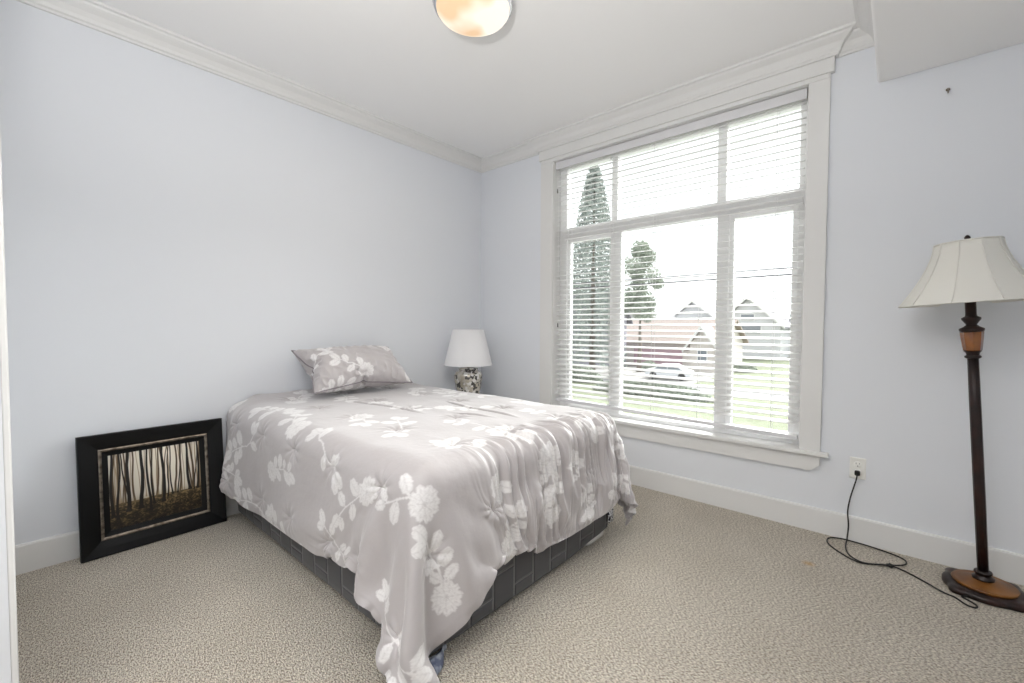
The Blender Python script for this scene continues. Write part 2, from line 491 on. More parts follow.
# ------------------------------------------------------------------ ceiling light
m_al = bpy.data.materials.new('lit_alabaster_glass'); m_al.use_nodes = True
nt = m_al.node_tree; b = nt.nodes['Principled BSDF']
b.inputs['Roughness'].default_value = .25
tc = nt.nodes.new('ShaderNodeTexCoord'); nn = nt.nodes.new('ShaderNodeTexNoise'); nn.inputs['Scale'].default_value = 5.0; nn.inputs['Detail'].default_value = 1.5
mp = nt.nodes.new('ShaderNodeMapping'); mp.inputs['Location'].default_value = (.32, .1, 0)
nt.links.new(tc.outputs['Object'], mp.inputs[0]); nt.links.new(mp.outputs[0], nn.inputs['Vector'])
rp = nt.nodes.new('ShaderNodeValToRGB')
rp.color_ramp.elements[0].position = .50; rp.color_ramp.elements[0].color = (.78, .50, .27, 1)
rp.color_ramp.elements[1].position = .72; rp.color_ramp.elements[1].color = (1.0, .92, .80, 1)
vd = nt.nodes.new('ShaderNodeVectorMath'); vd.operation = 'DISTANCE'; vd.inputs[1].default_value = (-.037, -.139, -.08)
nt.links.new(tc.outputs['Object'], vd.inputs[0])
mm = nt.nodes.new('ShaderNodeMath'); mm.operation = 'MULTIPLY_ADD'; mm.inputs[1].default_value = 1.9
nt.links.new(vd.outputs['Value'], mm.inputs[0]); nt.links.new(nn.outputs['Fac'], mm.inputs[2])
m2 = nt.nodes.new('ShaderNodeMath'); m2.operation = 'SUBTRACT'; m2.inputs[1].default_value = .18
nt.links.new(mm.outputs[0], m2.inputs[0]); nt.links.new(m2.outputs[0], rp.inputs['Fac'])
b.inputs['Base Color'].default_value = (*lin((150, 140, 124)), 1)
nt.links.new(rp.outputs['Color'], b.inputs['Emission Color']); b.inputs['Emission Strength'].default_value = .8
clt = empty('ceiling_light', (1.460, -1.497, H)); tag(clt, 'round flush ceiling light with glowing alabaster glass and silver ring', 'lamp')
MB().lathe([(.165, 0), (.185, -.012), (.190, -.03), (.184, -.045), (.172, -.048)], (0, 0, 0), 64).build('ring', m_chrome, clt)
MB().lathe([(.174, -.044), (.172, -.058), (.160, -.074), (.135, -.090), (.10, -.104), (.06, -.112), (.02, -.115)], (0, 0, 0), 64).build('glass_shade', m_al, clt)
lb = lamp('ceiling_light_bulb', 'AREA', (0, 0, -.122), 6, (1, .90, .76), .25, clt)

# ------------------------------------------------------------------ bed base and mattress
bed = empty('bed', (.93, -1.458, 0)); tag(bed, 'full-size bed base wrapped in charcoal quilted cover, head against left wall', 'bed')
def rounded_slab(x0, x1, y0, y1, z0, z1, rc, rz, bulge=.008, seed=0, nz=10):
    """rounded-corner block with bulged, slightly wavy sides (local to the bed)"""
    ring = []
    for (cx_, cy_, a0) in ((x1 - rc, y1 - rc, 0), (x0 + rc, y1 - rc, PI / 2), (x0 + rc, y0 + rc, PI), (x1 - rc, y0 + rc, 1.5 * PI)):
        for k in range(7):
            a = a0 + k / 6 * PI / 2
            ring.append((cx_ + rc * math.cos(a), cy_ + rc * math.sin(a), math.cos(a), math.sin(a)))
    # densify the straight runs
    full = []
    for i in range(len(ring)):
        a, b2 = ring[i], ring[(i + 1) % len(ring)]
        L = math.hypot(a[0] - b2[0], a[1] - b2[1]); k = max(1, int(L / .03))
        for j in range(k):
            t = j / k; full.append(tuple(a[q] * (1 - t) + b2[q] * t for q in range(4)))
    n = len(full); vs = []; fs = []
    for i in range(nz + 1):
        t = i / nz; z = z0 + (z1 - z0) * t
        e = min(t, 1 - t) * (z1 - z0)
        ins = 0 if e >= rz else rz - math.sqrt(max(0, rz * rz - (rz - e) ** 2))
        for (x, y, nx_, ny_) in full:
            q = bulge * math.sin(PI * t) - ins + .004 * noise.noise(Vector((x * 9 + seed, y * 9, z * 12)))
            lift = .028 * max(0, 1 - math.hypot(x - x1, y - y1) / .35) * (1 - t) if seed == 1 else 0
            zz = z + lift + (.006 * noise.noise(Vector((x * 5, y * 5, seed + 4))) if 0 < i < nz else 0)
            vs.append((x + nx_ * q, y + ny_ * q, zz))
    for i in range(nz):
        for k in range(n):
            fs.append((i * n + k, i * n + (k + 1) % n, (i + 1) * n + (k + 1) % n, (i + 1) * n + k))
    fs.append(tuple(range(n))[::-1]); fs.append(tuple(nz * n + k for k in range(n)))
    mb = MB(); mb.add(vs, fs, True); return mb
rounded_slab(-.90, .918, -.645, .637, .008, .305, .05, .022, seed=1).build('box_spring', m_quilt, bed)
rounded_slab(.66, .902, .42, .625, .004, .030, .04, .004, 0, seed=5, nz=3).build('underside_panel', m_white_base, bed)
rounded_slab(-.90, .915, -.640, .635, .306, .640, .06, .05, seed=2).build('mattress', m_quilt, bed)

# navy sheet: a strip around the mattress seam, hanging at the far side
def strip(path, zt_, zbf, n=60, wob=.004, th=.003, seed=0):
    P = [Vector((*q, 0)) for q in path]; L = [0]
    for i in range(1, len(P)): L.append(L[-1] + (P[i] - P[i - 1]).length)
    vs = []; fs = []; rows = 6
    for i in range(n + 1):
        s_ = L[-1] * i / n; j = max(k for k in range(len(L)) if L[k] <= s_ + 1e-9); j = min(j, len(P) - 2)
        t = (s_ - L[j]) / (L[j + 1] - L[j]); q = P[j].lerp(P[j + 1], t); d = (P[j + 1] - P[j]).normalized(); nn_ = Vector((d.y, -d.x, 0))
        for r in range(rows + 1):
            u = r / rows; z = zt_ + (zbf(s_) - zt_) * u
            off = wob * u * (1 + math.sin(s_ * 42 + seed)) + wob * noise.noise(Vector((s_ * 8, u * 2, seed)))
            v = q + nn_ * off; vs.append((v.x, v.y, z))
    for i in range(n):
        for r in range(rows):
            a = i * (rows + 1) + r; fs.append((a, a + 1, a + rows + 2, a + rows + 1))
    mb = MB(); mb.add(vs, fs, True); return mb
sh = strip([(.06, -.806), (1.855, -.806), (1.868, -.83), (1.868, -.895)][::-1], .34, lambda s: .075 if s > .065 else .10 + .0 * s, 90, .006, seed=1)
so = sh.build('patterned_sheet', m_navy); tag(so, 'navy sheet with white dashes hanging at far corner of the bed base', 'sheet')
md = so.modifiers.new('thickness', 'SOLIDIFY'); md.thickness = .003
# crumpled cloth corner on the carpet under the foot of the bed
vs = []; fs = []; nx_, ny_ = 26, 14
for i in range(nx_ + 1):
    for j in range(ny_ + 1):
        u, v = i / nx_, j / ny_
        x = 1.845 + .07 * v * math.sin(PI * min(1, u * .9 + .15)) ; y = -2.15 + .16 * u
        z = .010 + .030 * math.sin(PI * v) * (.5 + .5 * math.sin(PI * u)) + .010 * noise.noise(Vector((u * 5, v * 4, 2)))
        vs.append((x, y, max(.006, z)))
for i in range(nx_):
    for j in range(ny_):
        a = i * (ny_ + 1) + j; fs.append((a, a + 1, a + ny_ + 2, a + ny_ + 1))
mb = MB(); mb.add(vs, fs, True)
m_slip = mat('blue_grey_cloth', (70, 78, 104), .6, noise_col=(26, (150, 156, 166), .45, .6))
so2 = mb.build('crumpled_cloth', m_slip); tag(so2, 'small crumpled blue cloth on the carpet by the near foot corner of the bed', 'cloth')
md = so2.modifiers.new('thickness', 'SOLIDIFY'); md.thickness = .003

# ------------------------------------------------------------------ floral print raster
PX = .003
def print_raster(W, Hh, seed):
    nx, ny = int(W / PX), int(Hh / PX)
    A = np.zeros((nx, ny), np.float32); rg = random.Random(seed)
    def ell(cx, cy, a, b, ang, val=1.0, veins=True):
        r = max(a, b) * 1.15
        i0, i1 = max(0, int((cx - r) / PX)), min(nx, int((cx + r) / PX) + 2)
        j0, j1 = max(0, int((cy - r) / PX)), min(ny, int((cy + r) / PX) + 2)
        if i1 <= i0 or j1 <= j0: return
        X, Y = np.meshgrid(np.arange(i0, i1) * PX - cx, np.arange(j0, j1) * PX - cy, indexing='ij')
        u = X * math.cos(ang) + Y * math.sin(ang); v = -X * math.sin(ang) + Y * math.cos(ang)
        th = np.arctan2(v / b, u / a); rad = np.sqrt((u / a) ** 2 + (v / b) ** 2)
        rad = rad * (1 + .04 * np.sin(7 * th + cx * 60))
        m = np.clip((1 - rad) * min(a, b) / PX + .5, 0, 1)
        c = np.full_like(m, val)
        if veins:
            c *= 1 - .45 * np.exp(-(v / .0022) ** 2) * (np.abs(u) < a * .85)
            c *= 1 - .16 * (np.sin(u * 420 + np.abs(v) * 300) > .3)
            c *= 1 - .30 * np.exp(-((rad - .86) / .05) ** 2)
        S_ = A[i0:i1, j0:j1]
        A[i0:i1, j0:j1] = S_ * (1 - m) + c * m
    def seg(x0, y0, x1, y1, w=.0035):
        n = max(2, int(math.hypot(x1 - x0, y1 - y0) / .004))
        for k in range(n + 1):
            t = k / n; ell(x0 + (x1 - x0) * t, y0 + (y1 - y0) * t, w, w, 0, .9, False)
    def leaf(x, y, ang, s=1.0):
        d = rg.uniform(.035, .05) * s
        seg(x, y, x + math.cos(ang) * .02 * s, y + math.sin(ang) * .02 * s, .003)
        ell(x + math.cos(ang) * (.02 * s + d * .6), y + math.sin(ang) * (.02 * s + d * .6), d * .82, d * .56, ang, 1)
    def vine(x, y, ang, n, s):
        for k in range(n):
            st = .052 * s; x1 = x + math.cos(ang) * st; y1 = y + math.sin(ang) * st
            seg(x, y, x1, y1)
            side = 1 if k % 2 else -1
            leaf(x1, y1, ang + side * rg.uniform(.8, 1.25), s)
            if rg.random() < .35: leaf(x1, y1, ang - side * rg.uniform(.7, 1.2), s * .85)
            x, y = x1, y1; ang += rg.uniform(-.35, .35)
        leaf(x, y, ang, s)
    def flower(x, y, R_):
        n = 11
        for k in range(n):
            a = 2 * PI * k / n + rg.uniform(-.1, .1)
            ell(x + math.cos(a) * R_ * .72, y + math.sin(a) * R_ * .72, R_ * .34, R_ * .27, a, .95)
        for k in range(7):
            a = 2 * PI * k / 7 + .3
            ell(x + math.cos(a) * R_ * .38, y + math.sin(a) * R_ * .38, R_ * .30, R_ * .22, a, 1)
        ell(x, y, R_ * .16, R_ * .16, 0, .35, False)
        for k in range(6):
            a = 2 * PI * k / 6; ell(x + math.cos(a) * R_ * .13, y + math.sin(a) * R_ * .13, R_ * .035, R_ * .035, 0, 1, False)
    pts = []; tries = 0
    while tries < 900:
        tries += 1
        x, y = rg.uniform(-.05, W + .05), rg.uniform(-.05, Hh + .05)
        if all((x - a) ** 2 + (y - b) ** 2 > .30 ** 2 for a, b in pts): pts.append((x, y))
    for q, (x, y) in enumerate(pts):
        a = rg.uniform(-.6, .6) + (0 if rg.random() < .5 else PI)
        if q % 2 == 0:
            vine(x, y, a, rg.randint(3, 4), rg.uniform(.95, 1.15)); flower(x, y, rg.uniform(.052, .068))
        else:
            vine(x, y, a, rg.randint(3, 5), rg.uniform(1.0, 1.25)); vine(x, y, a + PI + rg.uniform(-.5, .5), 2, 1)
    return A
def sample(A, u, v):
    i = np.clip((u / PX).astype(int), 0, A.shape[0] - 1); j = np.clip((v / PX).astype(int), 0, A.shape[1] - 1)
    return A[i, j]

def cubic_up(G, k):
    """Catmull-Rom upsampling of a (n, m, c) grid along axis 0 by k"""
    n = G.shape[0]; idx = np.arange((n - 1) * k + 1); i = np.minimum(idx // k, n - 2); t = ((idx - i * k) / k)[:, None, None]
    g = lambda q: G[np.clip(q, 0, n - 1)]
    p0, p1, p2, p3 = g(i - 1), g(i), g(i + 1), g(i + 2)
    return .5 * (2 * p1 + (p2 - p0) * t + (2 * p0 - 5 * p1 + 4 * p2 - p3) * t ** 2 + (3 * p1 - 3 * p2 + p3 - p0) * t ** 3)
def up2(G, k): return cubic_up(cubic_up(G, k).transpose(1, 0, 2), k).transpose(1, 0, 2)
def vnoise(u, v, seed):
    """smooth value noise on arrays"""
    rg = np.random.RandomState(seed); T = rg.rand(256, 256)
    i = np.floor(u).astype(int); j = np.floor(v).astype(int); a = u - i; b_ = v - j
    a = a * a * (3 - 2 * a); b_ = b_ * b_ * (3 - 2 * b_)
    q = lambda x, y: T[x % 256, y % 256]
    return (q(i, j) * (1 - a) * (1 - b_) + q(i + 1, j) * a * (1 - b_) + q(i, j + 1) * (1 - a) * b_ + q(i + 1, j + 1) * a * b_) - .5
def grid_normals(G):
    du = np.gradient(G, axis=0); dv = np.gradient(G, axis=1); n = np.cross(du, dv)
    return n / np.maximum(np.linalg.norm(n, axis=2, keepdims=True), 1e-9)
def grid_mesh(name, Gs, masks, m, parent=None):
    V = []; Fa = []; col = []; o = 0
    for G, K in zip(Gs, masks):
        n, k = G.shape[:2]; V.append(G.reshape(-1, 3)); col.append(K.reshape(-1))
        a = (np.arange(n - 1)[:, None] * k + np.arange(k - 1)[None, :]).reshape(-1) + o
        Fa.append(np.stack([a, a + k, a + k + 1, a + 1], 1)); o += n * k
    V = np.concatenate(V).astype(np.float32); Fa = np.concatenate(Fa).astype(np.int32); col = np.concatenate(col).astype(np.float32)
    me = bpy.data.meshes.new(name)
    me.vertices.add(len(V)); me.vertices.foreach_set('co', V.reshape(-1))
    me.loops.add(Fa.size); me.loops.foreach_set('vertex_index', Fa.reshape(-1))
    me.polygons.add(len(Fa)); me.polygons.foreach_set('loop_start', np.arange(0, Fa.size, 4, dtype=np.int32))
    me.update(calc_edges=True); me.validate()
    me.polygons.foreach_set('use_smooth', np.ones(len(Fa), bool))
    at = me.attributes.new('print', 'FLOAT', 'POINT'); at.data.foreach_set('value', col)
    me.materials.append(m)
    ob = bpy.data.objects.new(name, me); C.objects.link(ob)
    if parent: ob.parent = parent
    return ob
def points(rows):
    return np.array(rows, float).reshape(len(rows), -1, 3) / 1000

COMFORTER_POINTS = [  # millimetres: x, y, z of each point, one row of the grid per line
[24,-2142,133,18,-2151,168,18,-2149,205,18,-2146,242,17,-2143,279,17,-2140,316,17,-2138,352,17,-2136,389,17,-2136,426,17,-2135,463,16,-2134,500,16,-2134,537,16,-2133,574,16,-2130,612,15,-2113,646,16,-2082,666,16,-2046,676,16,-2013,693,15,-1979,706,15,-1942,704,15,-1905,702,15,-1868,700,15,-1831,700,15,-1795,702,15,-1758,705,15,-1721,707,15,-1684,706,15,-1647,705,15,-1611,705,15,-1574,707,15,-1537,709,15,-1500,709,15,-1463,706,15,-1427,705,15,-1390,702,15,-1353,701,15,-1316,705,15,-1280,706,15,-1243,706,15,-1206,706,15,-1169,706,15,-1132,708,15,-1096,709,15,-1059,706,15,-1022,702,15,-985,702,15,-948,705,15,-912,704,30,-886,690,32,-854,676,34,-819,664,35,-795,635,37,-783,601,39,-782,564,41,-781,527,43,-781,490,45,-781,453,48,-781,416,50,-781,379,52,-780,343,56,-782,306,66,-768,279,72,-776,245,76,-777,209],
[54,-2155,132,54,-2146,168,54,-2145,205,54,-2143,241,54,-2140,278,54,-2139,315,54,-2137,352,54,-2136,389,54,-2134,426,54,-2133,463,53,-2134,500,53,-2134,536,53,-2132,573,53,-2130,611,53,-2114,645,53,-2083,667,53,-2048,679,52,-2014,693,52,-1979,703,51,-1942,701,51,-1905,697,50,-1868,694,50,-1831,694,51,-1795,695,51,-1758,700,51,-1721,702,51,-1684,702,51,-1647,701,51,-1611,702,51,-1574,703,51,-1537,705,51,-1500,704,51,-1463,701,51,-1427,699,51,-1390,698,51,-1353,699,51,-1316,700,51,-1279,701,51,-1243,701,51,-1206,701,51,-1169,702,51,-1132,703,51,-1095,704,51,-1059,702,51,-1022,700,51,-985,699,51,-948,698,50,-912,695,61,-881,694,67,-856,673,71,-822,663,72,-795,637,73,-783,603,75,-781,566,78,-780,529,80,-780,493,82,-779,456,85,-777,419,87,-775,382,89,-773,346,91,-772,309,94,-779,273,102,-770,246,111,-769,218],
[90,-2152,131,91,-2147,168,91,-2142,204,91,-2140,241,91,-2138,278,91,-2138,315,91,-2136,352,90,-2137,389,90,-2138,426,90,-2139,463,90,-2137,500,90,-2135,536,89,-2132,573,89,-2130,610,89,-2113,644,89,-2084,667,89,-2050,679,89,-2015,690,88,-1979,696,88,-1942,694,87,-1905,690,86,-1869,687,86,-1832,687,86,-1795,689,87,-1758,691,87,-1721,693,87,-1685,694,87,-1648,693,87,-1611,693,87,-1574,695,87,-1537,697,87,-1501,697,87,-1464,693,87,-1427,690,87,-1390,689,87,-1353,690,87,-1317,691,87,-1280,692,86,-1243,692,86,-1206,692,86,-1169,692,86,-1132,693,87,-1096,694,87,-1059,693,86,-1022,689,86,-985,688,86,-949,687,86,-912,687,90,-877,682,96,-848,678,105,-819,663,108,-795,640,110,-782,605,112,-781,568,114,-780,532,116,-779,495,119,-777,458,121,-774,422,123,-773,385,125,-774,348,127,-777,311,129,-772,275,131,-780,240,138,-760,219],
[127,-2149,130,127,-2145,167,127,-2142,204,127,-2139,241,127,-2139,277,127,-2138,315,127,-2138,352,127,-2140,389,127,-2139,426,127,-2137,462,126,-2135,499,126,-2133,536,126,-2132,573,126,-2130,610,125,-2114,643,125,-2086,667,125,-2050,677,125,-2015,688,125,-1979,690,124,-1942,688,124,-1906,684,123,-1869,682,123,-1832,681,123,-1795,682,123,-1758,684,123,-1722,686,123,-1685,686,123,-1648,686,123,-1611,686,123,-1574,688,123,-1537,689,124,-1501,690,123,-1464,686,123,-1427,683,123,-1390,682,123,-1353,682,123,-1316,684,123,-1280,684,123,-1243,684,122,-1206,683,122,-1169,683,122,-1133,684,122,-1096,686,122,-1059,685,122,-1023,683,122,-985,680,122,-949,681,122,-912,680,123,-877,677,130,-846,675,137,-815,665,142,-794,637,145,-784,607,149,-780,570,151,-780,534,153,-780,497,155,-779,460,157,-778,424,160,-778,387,161,-779,350,163,-780,313,165,-776,277,167,-775,241,167,-779,206],
[164,-2147,130,164,-2144,167,164,-2142,204,164,-2140,240,164,-2139,277,164,-2139,314,164,-2139,352,164,-2138,388,163,-2136,425,163,-2134,462,163,-2135,499,163,-2136,535,162,-2133,572,162,-2130,609,162,-2114,643,162,-2085,665,162,-2052,679,162,-2016,683,161,-1979,685,161,-1942,682,160,-1906,679,160,-1869,677,160,-1832,676,160,-1795,677,159,-1758,678,160,-1722,680,160,-1685,680,160,-1648,680,160,-1611,681,160,-1575,683,159,-1538,683,160,-1501,685,160,-1464,682,159,-1427,678,159,-1390,677,159,-1354,676,159,-1316,678,159,-1280,678,159,-1243,678,159,-1206,677,158,-1169,677,159,-1133,678,159,-1096,678,158,-1059,679,158,-1022,677,159,-986,676,158,-949,676,158,-912,676,157,-875,673,161,-840,672,168,-812,660,176,-790,639,181,-778,608,185,-782,572,188,-781,536,190,-780,499,192,-781,462,194,-781,426,196,-781,389,198,-782,352,200,-782,315,202,-779,279,203,-773,243,204,-776,206],
[201,-2147,130,200,-2143,167,200,-2141,203,201,-2140,240,201,-2139,277,201,-2138,314,200,-2137,351,200,-2134,388,200,-2134,425,200,-2137,461,200,-2138,498,199,-2135,535,199,-2133,572,199,-2130,608,199,-2115,641,199,-2087,665,198,-2052,675,198,-2016,681,198,-1979,680,197,-1942,677,197,-1906,676,196,-1869,673,196,-1832,673,196,-1795,673,196,-1758,674,196,-1722,676,196,-1685,676,196,-1648,676,196,-1611,677,196,-1575,678,196,-1538,677,196,-1501,680,196,-1464,678,196,-1427,675,196,-1390,674,196,-1354,673,196,-1317,674,195,-1280,674,195,-1243,674,195,-1206,674,195,-1170,673,195,-1133,674,195,-1096,674,195,-1059,674,195,-1022,674,195,-985,673,195,-949,674,195,-912,674,195,-875,673,195,-838,670,198,-806,656,204,-787,633,211,-782,603,221,-774,575,224,-779,538,226,-780,501,228,-779,465,230,-780,428,232,-780,391,234,-779,354,236,-777,318,238,-776,281,239,-774,244,240,-770,207],
[237,-2147,130,237,-2145,167,237,-2140,203,237,-2138,240,237,-2137,277,237,-2136,314,237,-2134,351,237,-2135,388,236,-2138,424,236,-2138,461,236,-2135,497,236,-2133,534,236,-2134,571,236,-2130,608,235,-2115,641,235,-2088,665,235,-2052,674,235,-2016,679,234,-1979,675,234,-1942,674,233,-1905,674,233,-1869,672,233,-1832,671,233,-1795,671,233,-1758,672,233,-1722,673,233,-1685,673,233,-1648,673,233,-1611,674,233,-1574,674,233,-1538,674,233,-1501,675,233,-1464,675,233,-1427,672,232,-1390,672,232,-1353,672,232,-1317,672,232,-1280,672,232,-1243,672,232,-1206,672,231,-1169,671,232,-1133,671,232,-1096,672,232,-1059,671,232,-1022,672,232,-986,672,231,-948,672,231,-912,673,231,-875,673,232,-838,670,232,-806,653,236,-787,627,240,-775,598,251,-781,569,260,-772,540,262,-776,503,265,-775,467,266,-772,430,267,-770,393,268,-766,357,269,-763,320,270,-760,283,272,-758,246,275,-759,210],
[274,-2146,131,273,-2142,166,274,-2138,203,274,-2137,240,274,-2136,277,274,-2135,313,274,-2136,350,273,-2139,387,273,-2139,424,273,-2136,460,272,-2134,497,272,-2134,534,272,-2133,570,272,-2131,607,272,-2116,641,272,-2088,664,272,-2053,675,271,-2016,675,271,-1980,673,270,-1943,672,270,-1905,673,270,-1869,671,270,-1832,671,270,-1795,671,270,-1759,671,269,-1722,671,270,-1685,671,270,-1648,671,270,-1611,672,270,-1574,672,270,-1538,672,269,-1501,672,269,-1464,672,269,-1427,671,269,-1391,671,269,-1353,671,269,-1317,671,269,-1280,671,269,-1243,671,269,-1207,671,268,-1169,671,268,-1133,672,269,-1096,671,268,-1059,671,268,-1022,671,269,-986,671,269,-949,671,268,-912,672,268,-875,673,268,-838,671,268,-807,652,269,-787,622,270,-781,589,279,-773,562,289,-779,533,298,-769,504,301,-772,468,303,-769,432,304,-765,395,305,-761,358,305,-758,321,307,-756,285,307,-751,248,308,-745,212],
[311,-2150,137,310,-2138,166,311,-2137,203,311,-2136,239,311,-2135,276,310,-2136,313,310,-2140,350,310,-2141,386,310,-2137,423,309,-2135,460,309,-2134,497,309,-2134,533,309,-2133,570,309,-2131,607,309,-2116,640,309,-2088,664,309,-2053,674,308,-2017,672,308,-1980,672,307,-1943,671,307,-1906,672,307,-1869,671,307,-1832,671,307,-1795,671,307,-1759,671,306,-1722,671,306,-1685,671,306,-1648,671,307,-1611,671,306,-1574,671,306,-1537,671,306,-1501,671,306,-1464,671,306,-1427,671,306,-1391,671,306,-1354,671,306,-1317,671,305,-1280,671,305,-1243,671,306,-1206,671,306,-1169,671,306,-1133,673,306,-1096,671,305,-1059,671,305,-1022,672,305,-985,671,305,-949,671,305,-912,672,305,-875,673,305,-838,670,305,-806,652,305,-786,622,305,-781,587,308,-778,553,318,-770,526,328,-778,497,337,-767,469,339,-768,432,340,-763,396,341,-757,359,342,-753,323,343,-751,286,344,-752,249,345,-746,213],
[347,-2148,135,347,-2133,166,347,-2136,202,348,-2136,239,347,-2135,276,347,-2139,313,347,-2141,349,346,-2139,386,346,-2137,423,346,-2134,460,346,-2135,496,346,-2134,533,346,-2134,570,345,-2131,606,345,-2116,640,345,-2089,664,345,-2053,673,345,-2017,672,345,-1980,672,344,-1943,671,344,-1906,671,344,-1869,671,344,-1832,671,344,-1795,671,344,-1759,671,344,-1722,671,343,-1685,671,343,-1648,671,343,-1611,671,344,-1575,671,343,-1537,671,343,-1501,671,343,-1464,671,343,-1427,671,343,-1390,671,343,-1354,671,343,-1317,671,342,-1280,671,342,-1243,671,343,-1206,672,343,-1170,671,343,-1133,674,342,-1096,671,342,-1059,672,342,-1022,672,342,-985,672,342,-949,671,342,-912,671,342,-875,673,342,-838,670,342,-806,652,342,-786,622,341,-778,586,342,-781,550,345,-776,517,356,-769,490,367,-777,463,376,-767,433,377,-759,396,377,-751,360,378,-747,324,379,-745,287,380,-747,251,381,-752,214],
[383,-2144,130,384,-2135,165,384,-2138,202,384,-2136,239,384,-2137,275,384,-2139,312,383,-2140,349,383,-2137,386,383,-2137,422,383,-2136,459,382,-2135,496,383,-2134,532,382,-2133,569,382,-2131,606,382,-2116,639,382,-2089,663,382,-2054,672,382,-2017,672,382,-1980,671,381,-1943,671,381,-1906,671,381,-1869,671,381,-1833,671,381,-1795,671,380,-1759,671,380,-1722,671,380,-1685,671,380,-1648,671,380,-1611,671,380,-1575,671,380,-1538,671,380,-1501,671,380,-1464,671,380,-1427,671,379,-1390,671,379,-1353,671,380,-1317,671,380,-1280,671,379,-1243,671,379,-1206,671,380,-1169,671,380,-1133,673,379,-1096,671,379,-1059,672,379,-1023,673,379,-986,672,379,-949,671,379,-912,672,379,-875,673,379,-838,670,378,-806,652,378,-786,621,378,-777,586,378,-778,550,379,-778,515,385,-775,483,396,-768,456,406,-778,428,412,-765,395,411,-762,359,411,-762,323,413,-755,287,417,-748,252,418,-754,216],
[420,-2143,128,421,-2137,165,421,-2137,201,421,-2137,238,421,-2138,275,420,-2139,311,420,-2137,348,420,-2136,385,419,-2138,422,419,-2137,459,419,-2136,495,419,-2134,532,419,-2133,569,419,-2131,605,419,-2117,639,419,-2089,663,419,-2054,672,419,-2017,671,418,-1980,671,418,-1943,671,418,-1906,671,417,-1869,671,417,-1832,671,418,-1796,671,417,-1759,671,417,-1722,671,417,-1685,671,417,-1648,671,417,-1612,671,417,-1575,671,417,-1538,671,417,-1501,671,416,-1464,671,416,-1427,671,417,-1391,671,416,-1353,671,416,-1317,671,416,-1280,671,416,-1243,671,416,-1206,671,416,-1169,671,416,-1133,673,416,-1096,671,416,-1059,671,416,-1023,673,416,-986,671,416,-949,671,416,-912,673,416,-875,672,416,-839,670,415,-806,652,415,-787,621,415,-778,585,415,-776,549,415,-780,513,416,-771,479,424,-775,450,434,-765,421,441,-779,391,445,-775,358,444,-775,323,446,-769,286,447,-765,250,453,-751,217],
[457,-2142,127,457,-2138,164,458,-2137,201,458,-2137,237,457,-2139,274,457,-2138,311,457,-2139,348,457,-2140,385,456,-2139,422,456,-2137,458,456,-2136,495,456,-2135,532,456,-2133,569,456,-2131,605,456,-2117,639,456,-2089,663,456,-2054,671,455,-2017,671,455,-1980,671,455,-1943,671,455,-1907,671,454,-1869,671,454,-1832,671,454,-1796,671,454,-1759,671,454,-1722,671,454,-1685,671,454,-1648,671,454,-1612,671,454,-1575,671,453,-1538,671,453,-1501,671,454,-1464,671,453,-1427,671,453,-1391,671,453,-1354,672,453,-1317,672,453,-1280,671,453,-1243,671,453,-1206,671,452,-1169,671,453,-1133,672,453,-1096,671,453,-1059,671,453,-1022,672,453,-986,671,452,-949,671,452,-912,673,452,-875,672,452,-839,670,452,-807,652,452,-786,621,451,-779,585,451,-775,548,451,-777,512,451,-774,476,453,-769,442,463,-776,414,471,-765,386,479,-781,359,480,-769,325,481,-763,289,482,-761,252,484,-768,216],
[494,-2142,127,494,-2138,163,494,-2137,200,494,-2138,237,494,-2139,274,494,-2138,311,494,-2141,348,494,-2141,384,493,-2139,421,493,-2137,458,493,-2136,495,493,-2135,531,493,-2133,568,492,-2131,605,492,-2117,639,492,-2090,663,492,-2054,671,492,-2017,671,492,-1980,671,491,-1943,671,491,-1907,671,491,-1870,671,491,-1833,671,491,-1796,671,491,-1759,671,491,-1723,671,491,-1686,671,490,-1648,671,490,-1612,671,490,-1575,671,491,-1538,671,490,-1501,671,490,-1464,671,490,-1428,671,490,-1391,671,490,-1354,672,490,-1317,673,490,-1280,671,490,-1243,671,490,-1206,671,489,-1169,671,489,-1133,671,490,-1096,671,490,-1059,671,489,-1022,672,490,-986,671,490,-949,672,489,-912,673,489,-875,672,489,-838,669,489,-807,651,489,-787,621,488,-780,584,488,-777,548,488,-776,511,488,-776,475,488,-768,438,492,-769,406,501,-774,380,508,-767,354,515,-776,325,517,-765,290,519,-760,254,519,-759,217],
[531,-2142,126,531,-2138,163,531,-2138,200,531,-2139,237,531,-2139,274,531,-2139,310,530,-2142,347,530,-2140,384,530,-2138,421,530,-2136,458,529,-2135,495,529,-2134,531,530,-2134,568,529,-2132,605,529,-2117,639,529,-2090,663,529,-2054,671,529,-2017,671,529,-1981,671,528,-1944,671,528,-1907,671,528,-1870,671,528,-1833,671,528,-1796,671,527,-1759,671,527,-1722,671,528,-1686,671,528,-1649,671,527,-1612,671,527,-1575,671,527,-1538,671,527,-1501,671,527,-1464,671,527,-1427,671,527,-1391,671,527,-1354,671,527,-1317,672,527,-1280,672,526,-1243,671,526,-1206,673,526,-1170,671,526,-1132,671,526,-1096,671,527,-1059,671,526,-1022,671,526,-985,671,526,-949,672,526,-912,673,526,-874,673,526,-838,669,525,-806,651,525,-787,620,525,-780,584,525,-778,548,525,-777,510,525,-775,474,525,-771,437,525,-763,401,532,-774,374,540,-766,348,547,-770,320,551,-779,288,553,-772,253,555,-762,217],
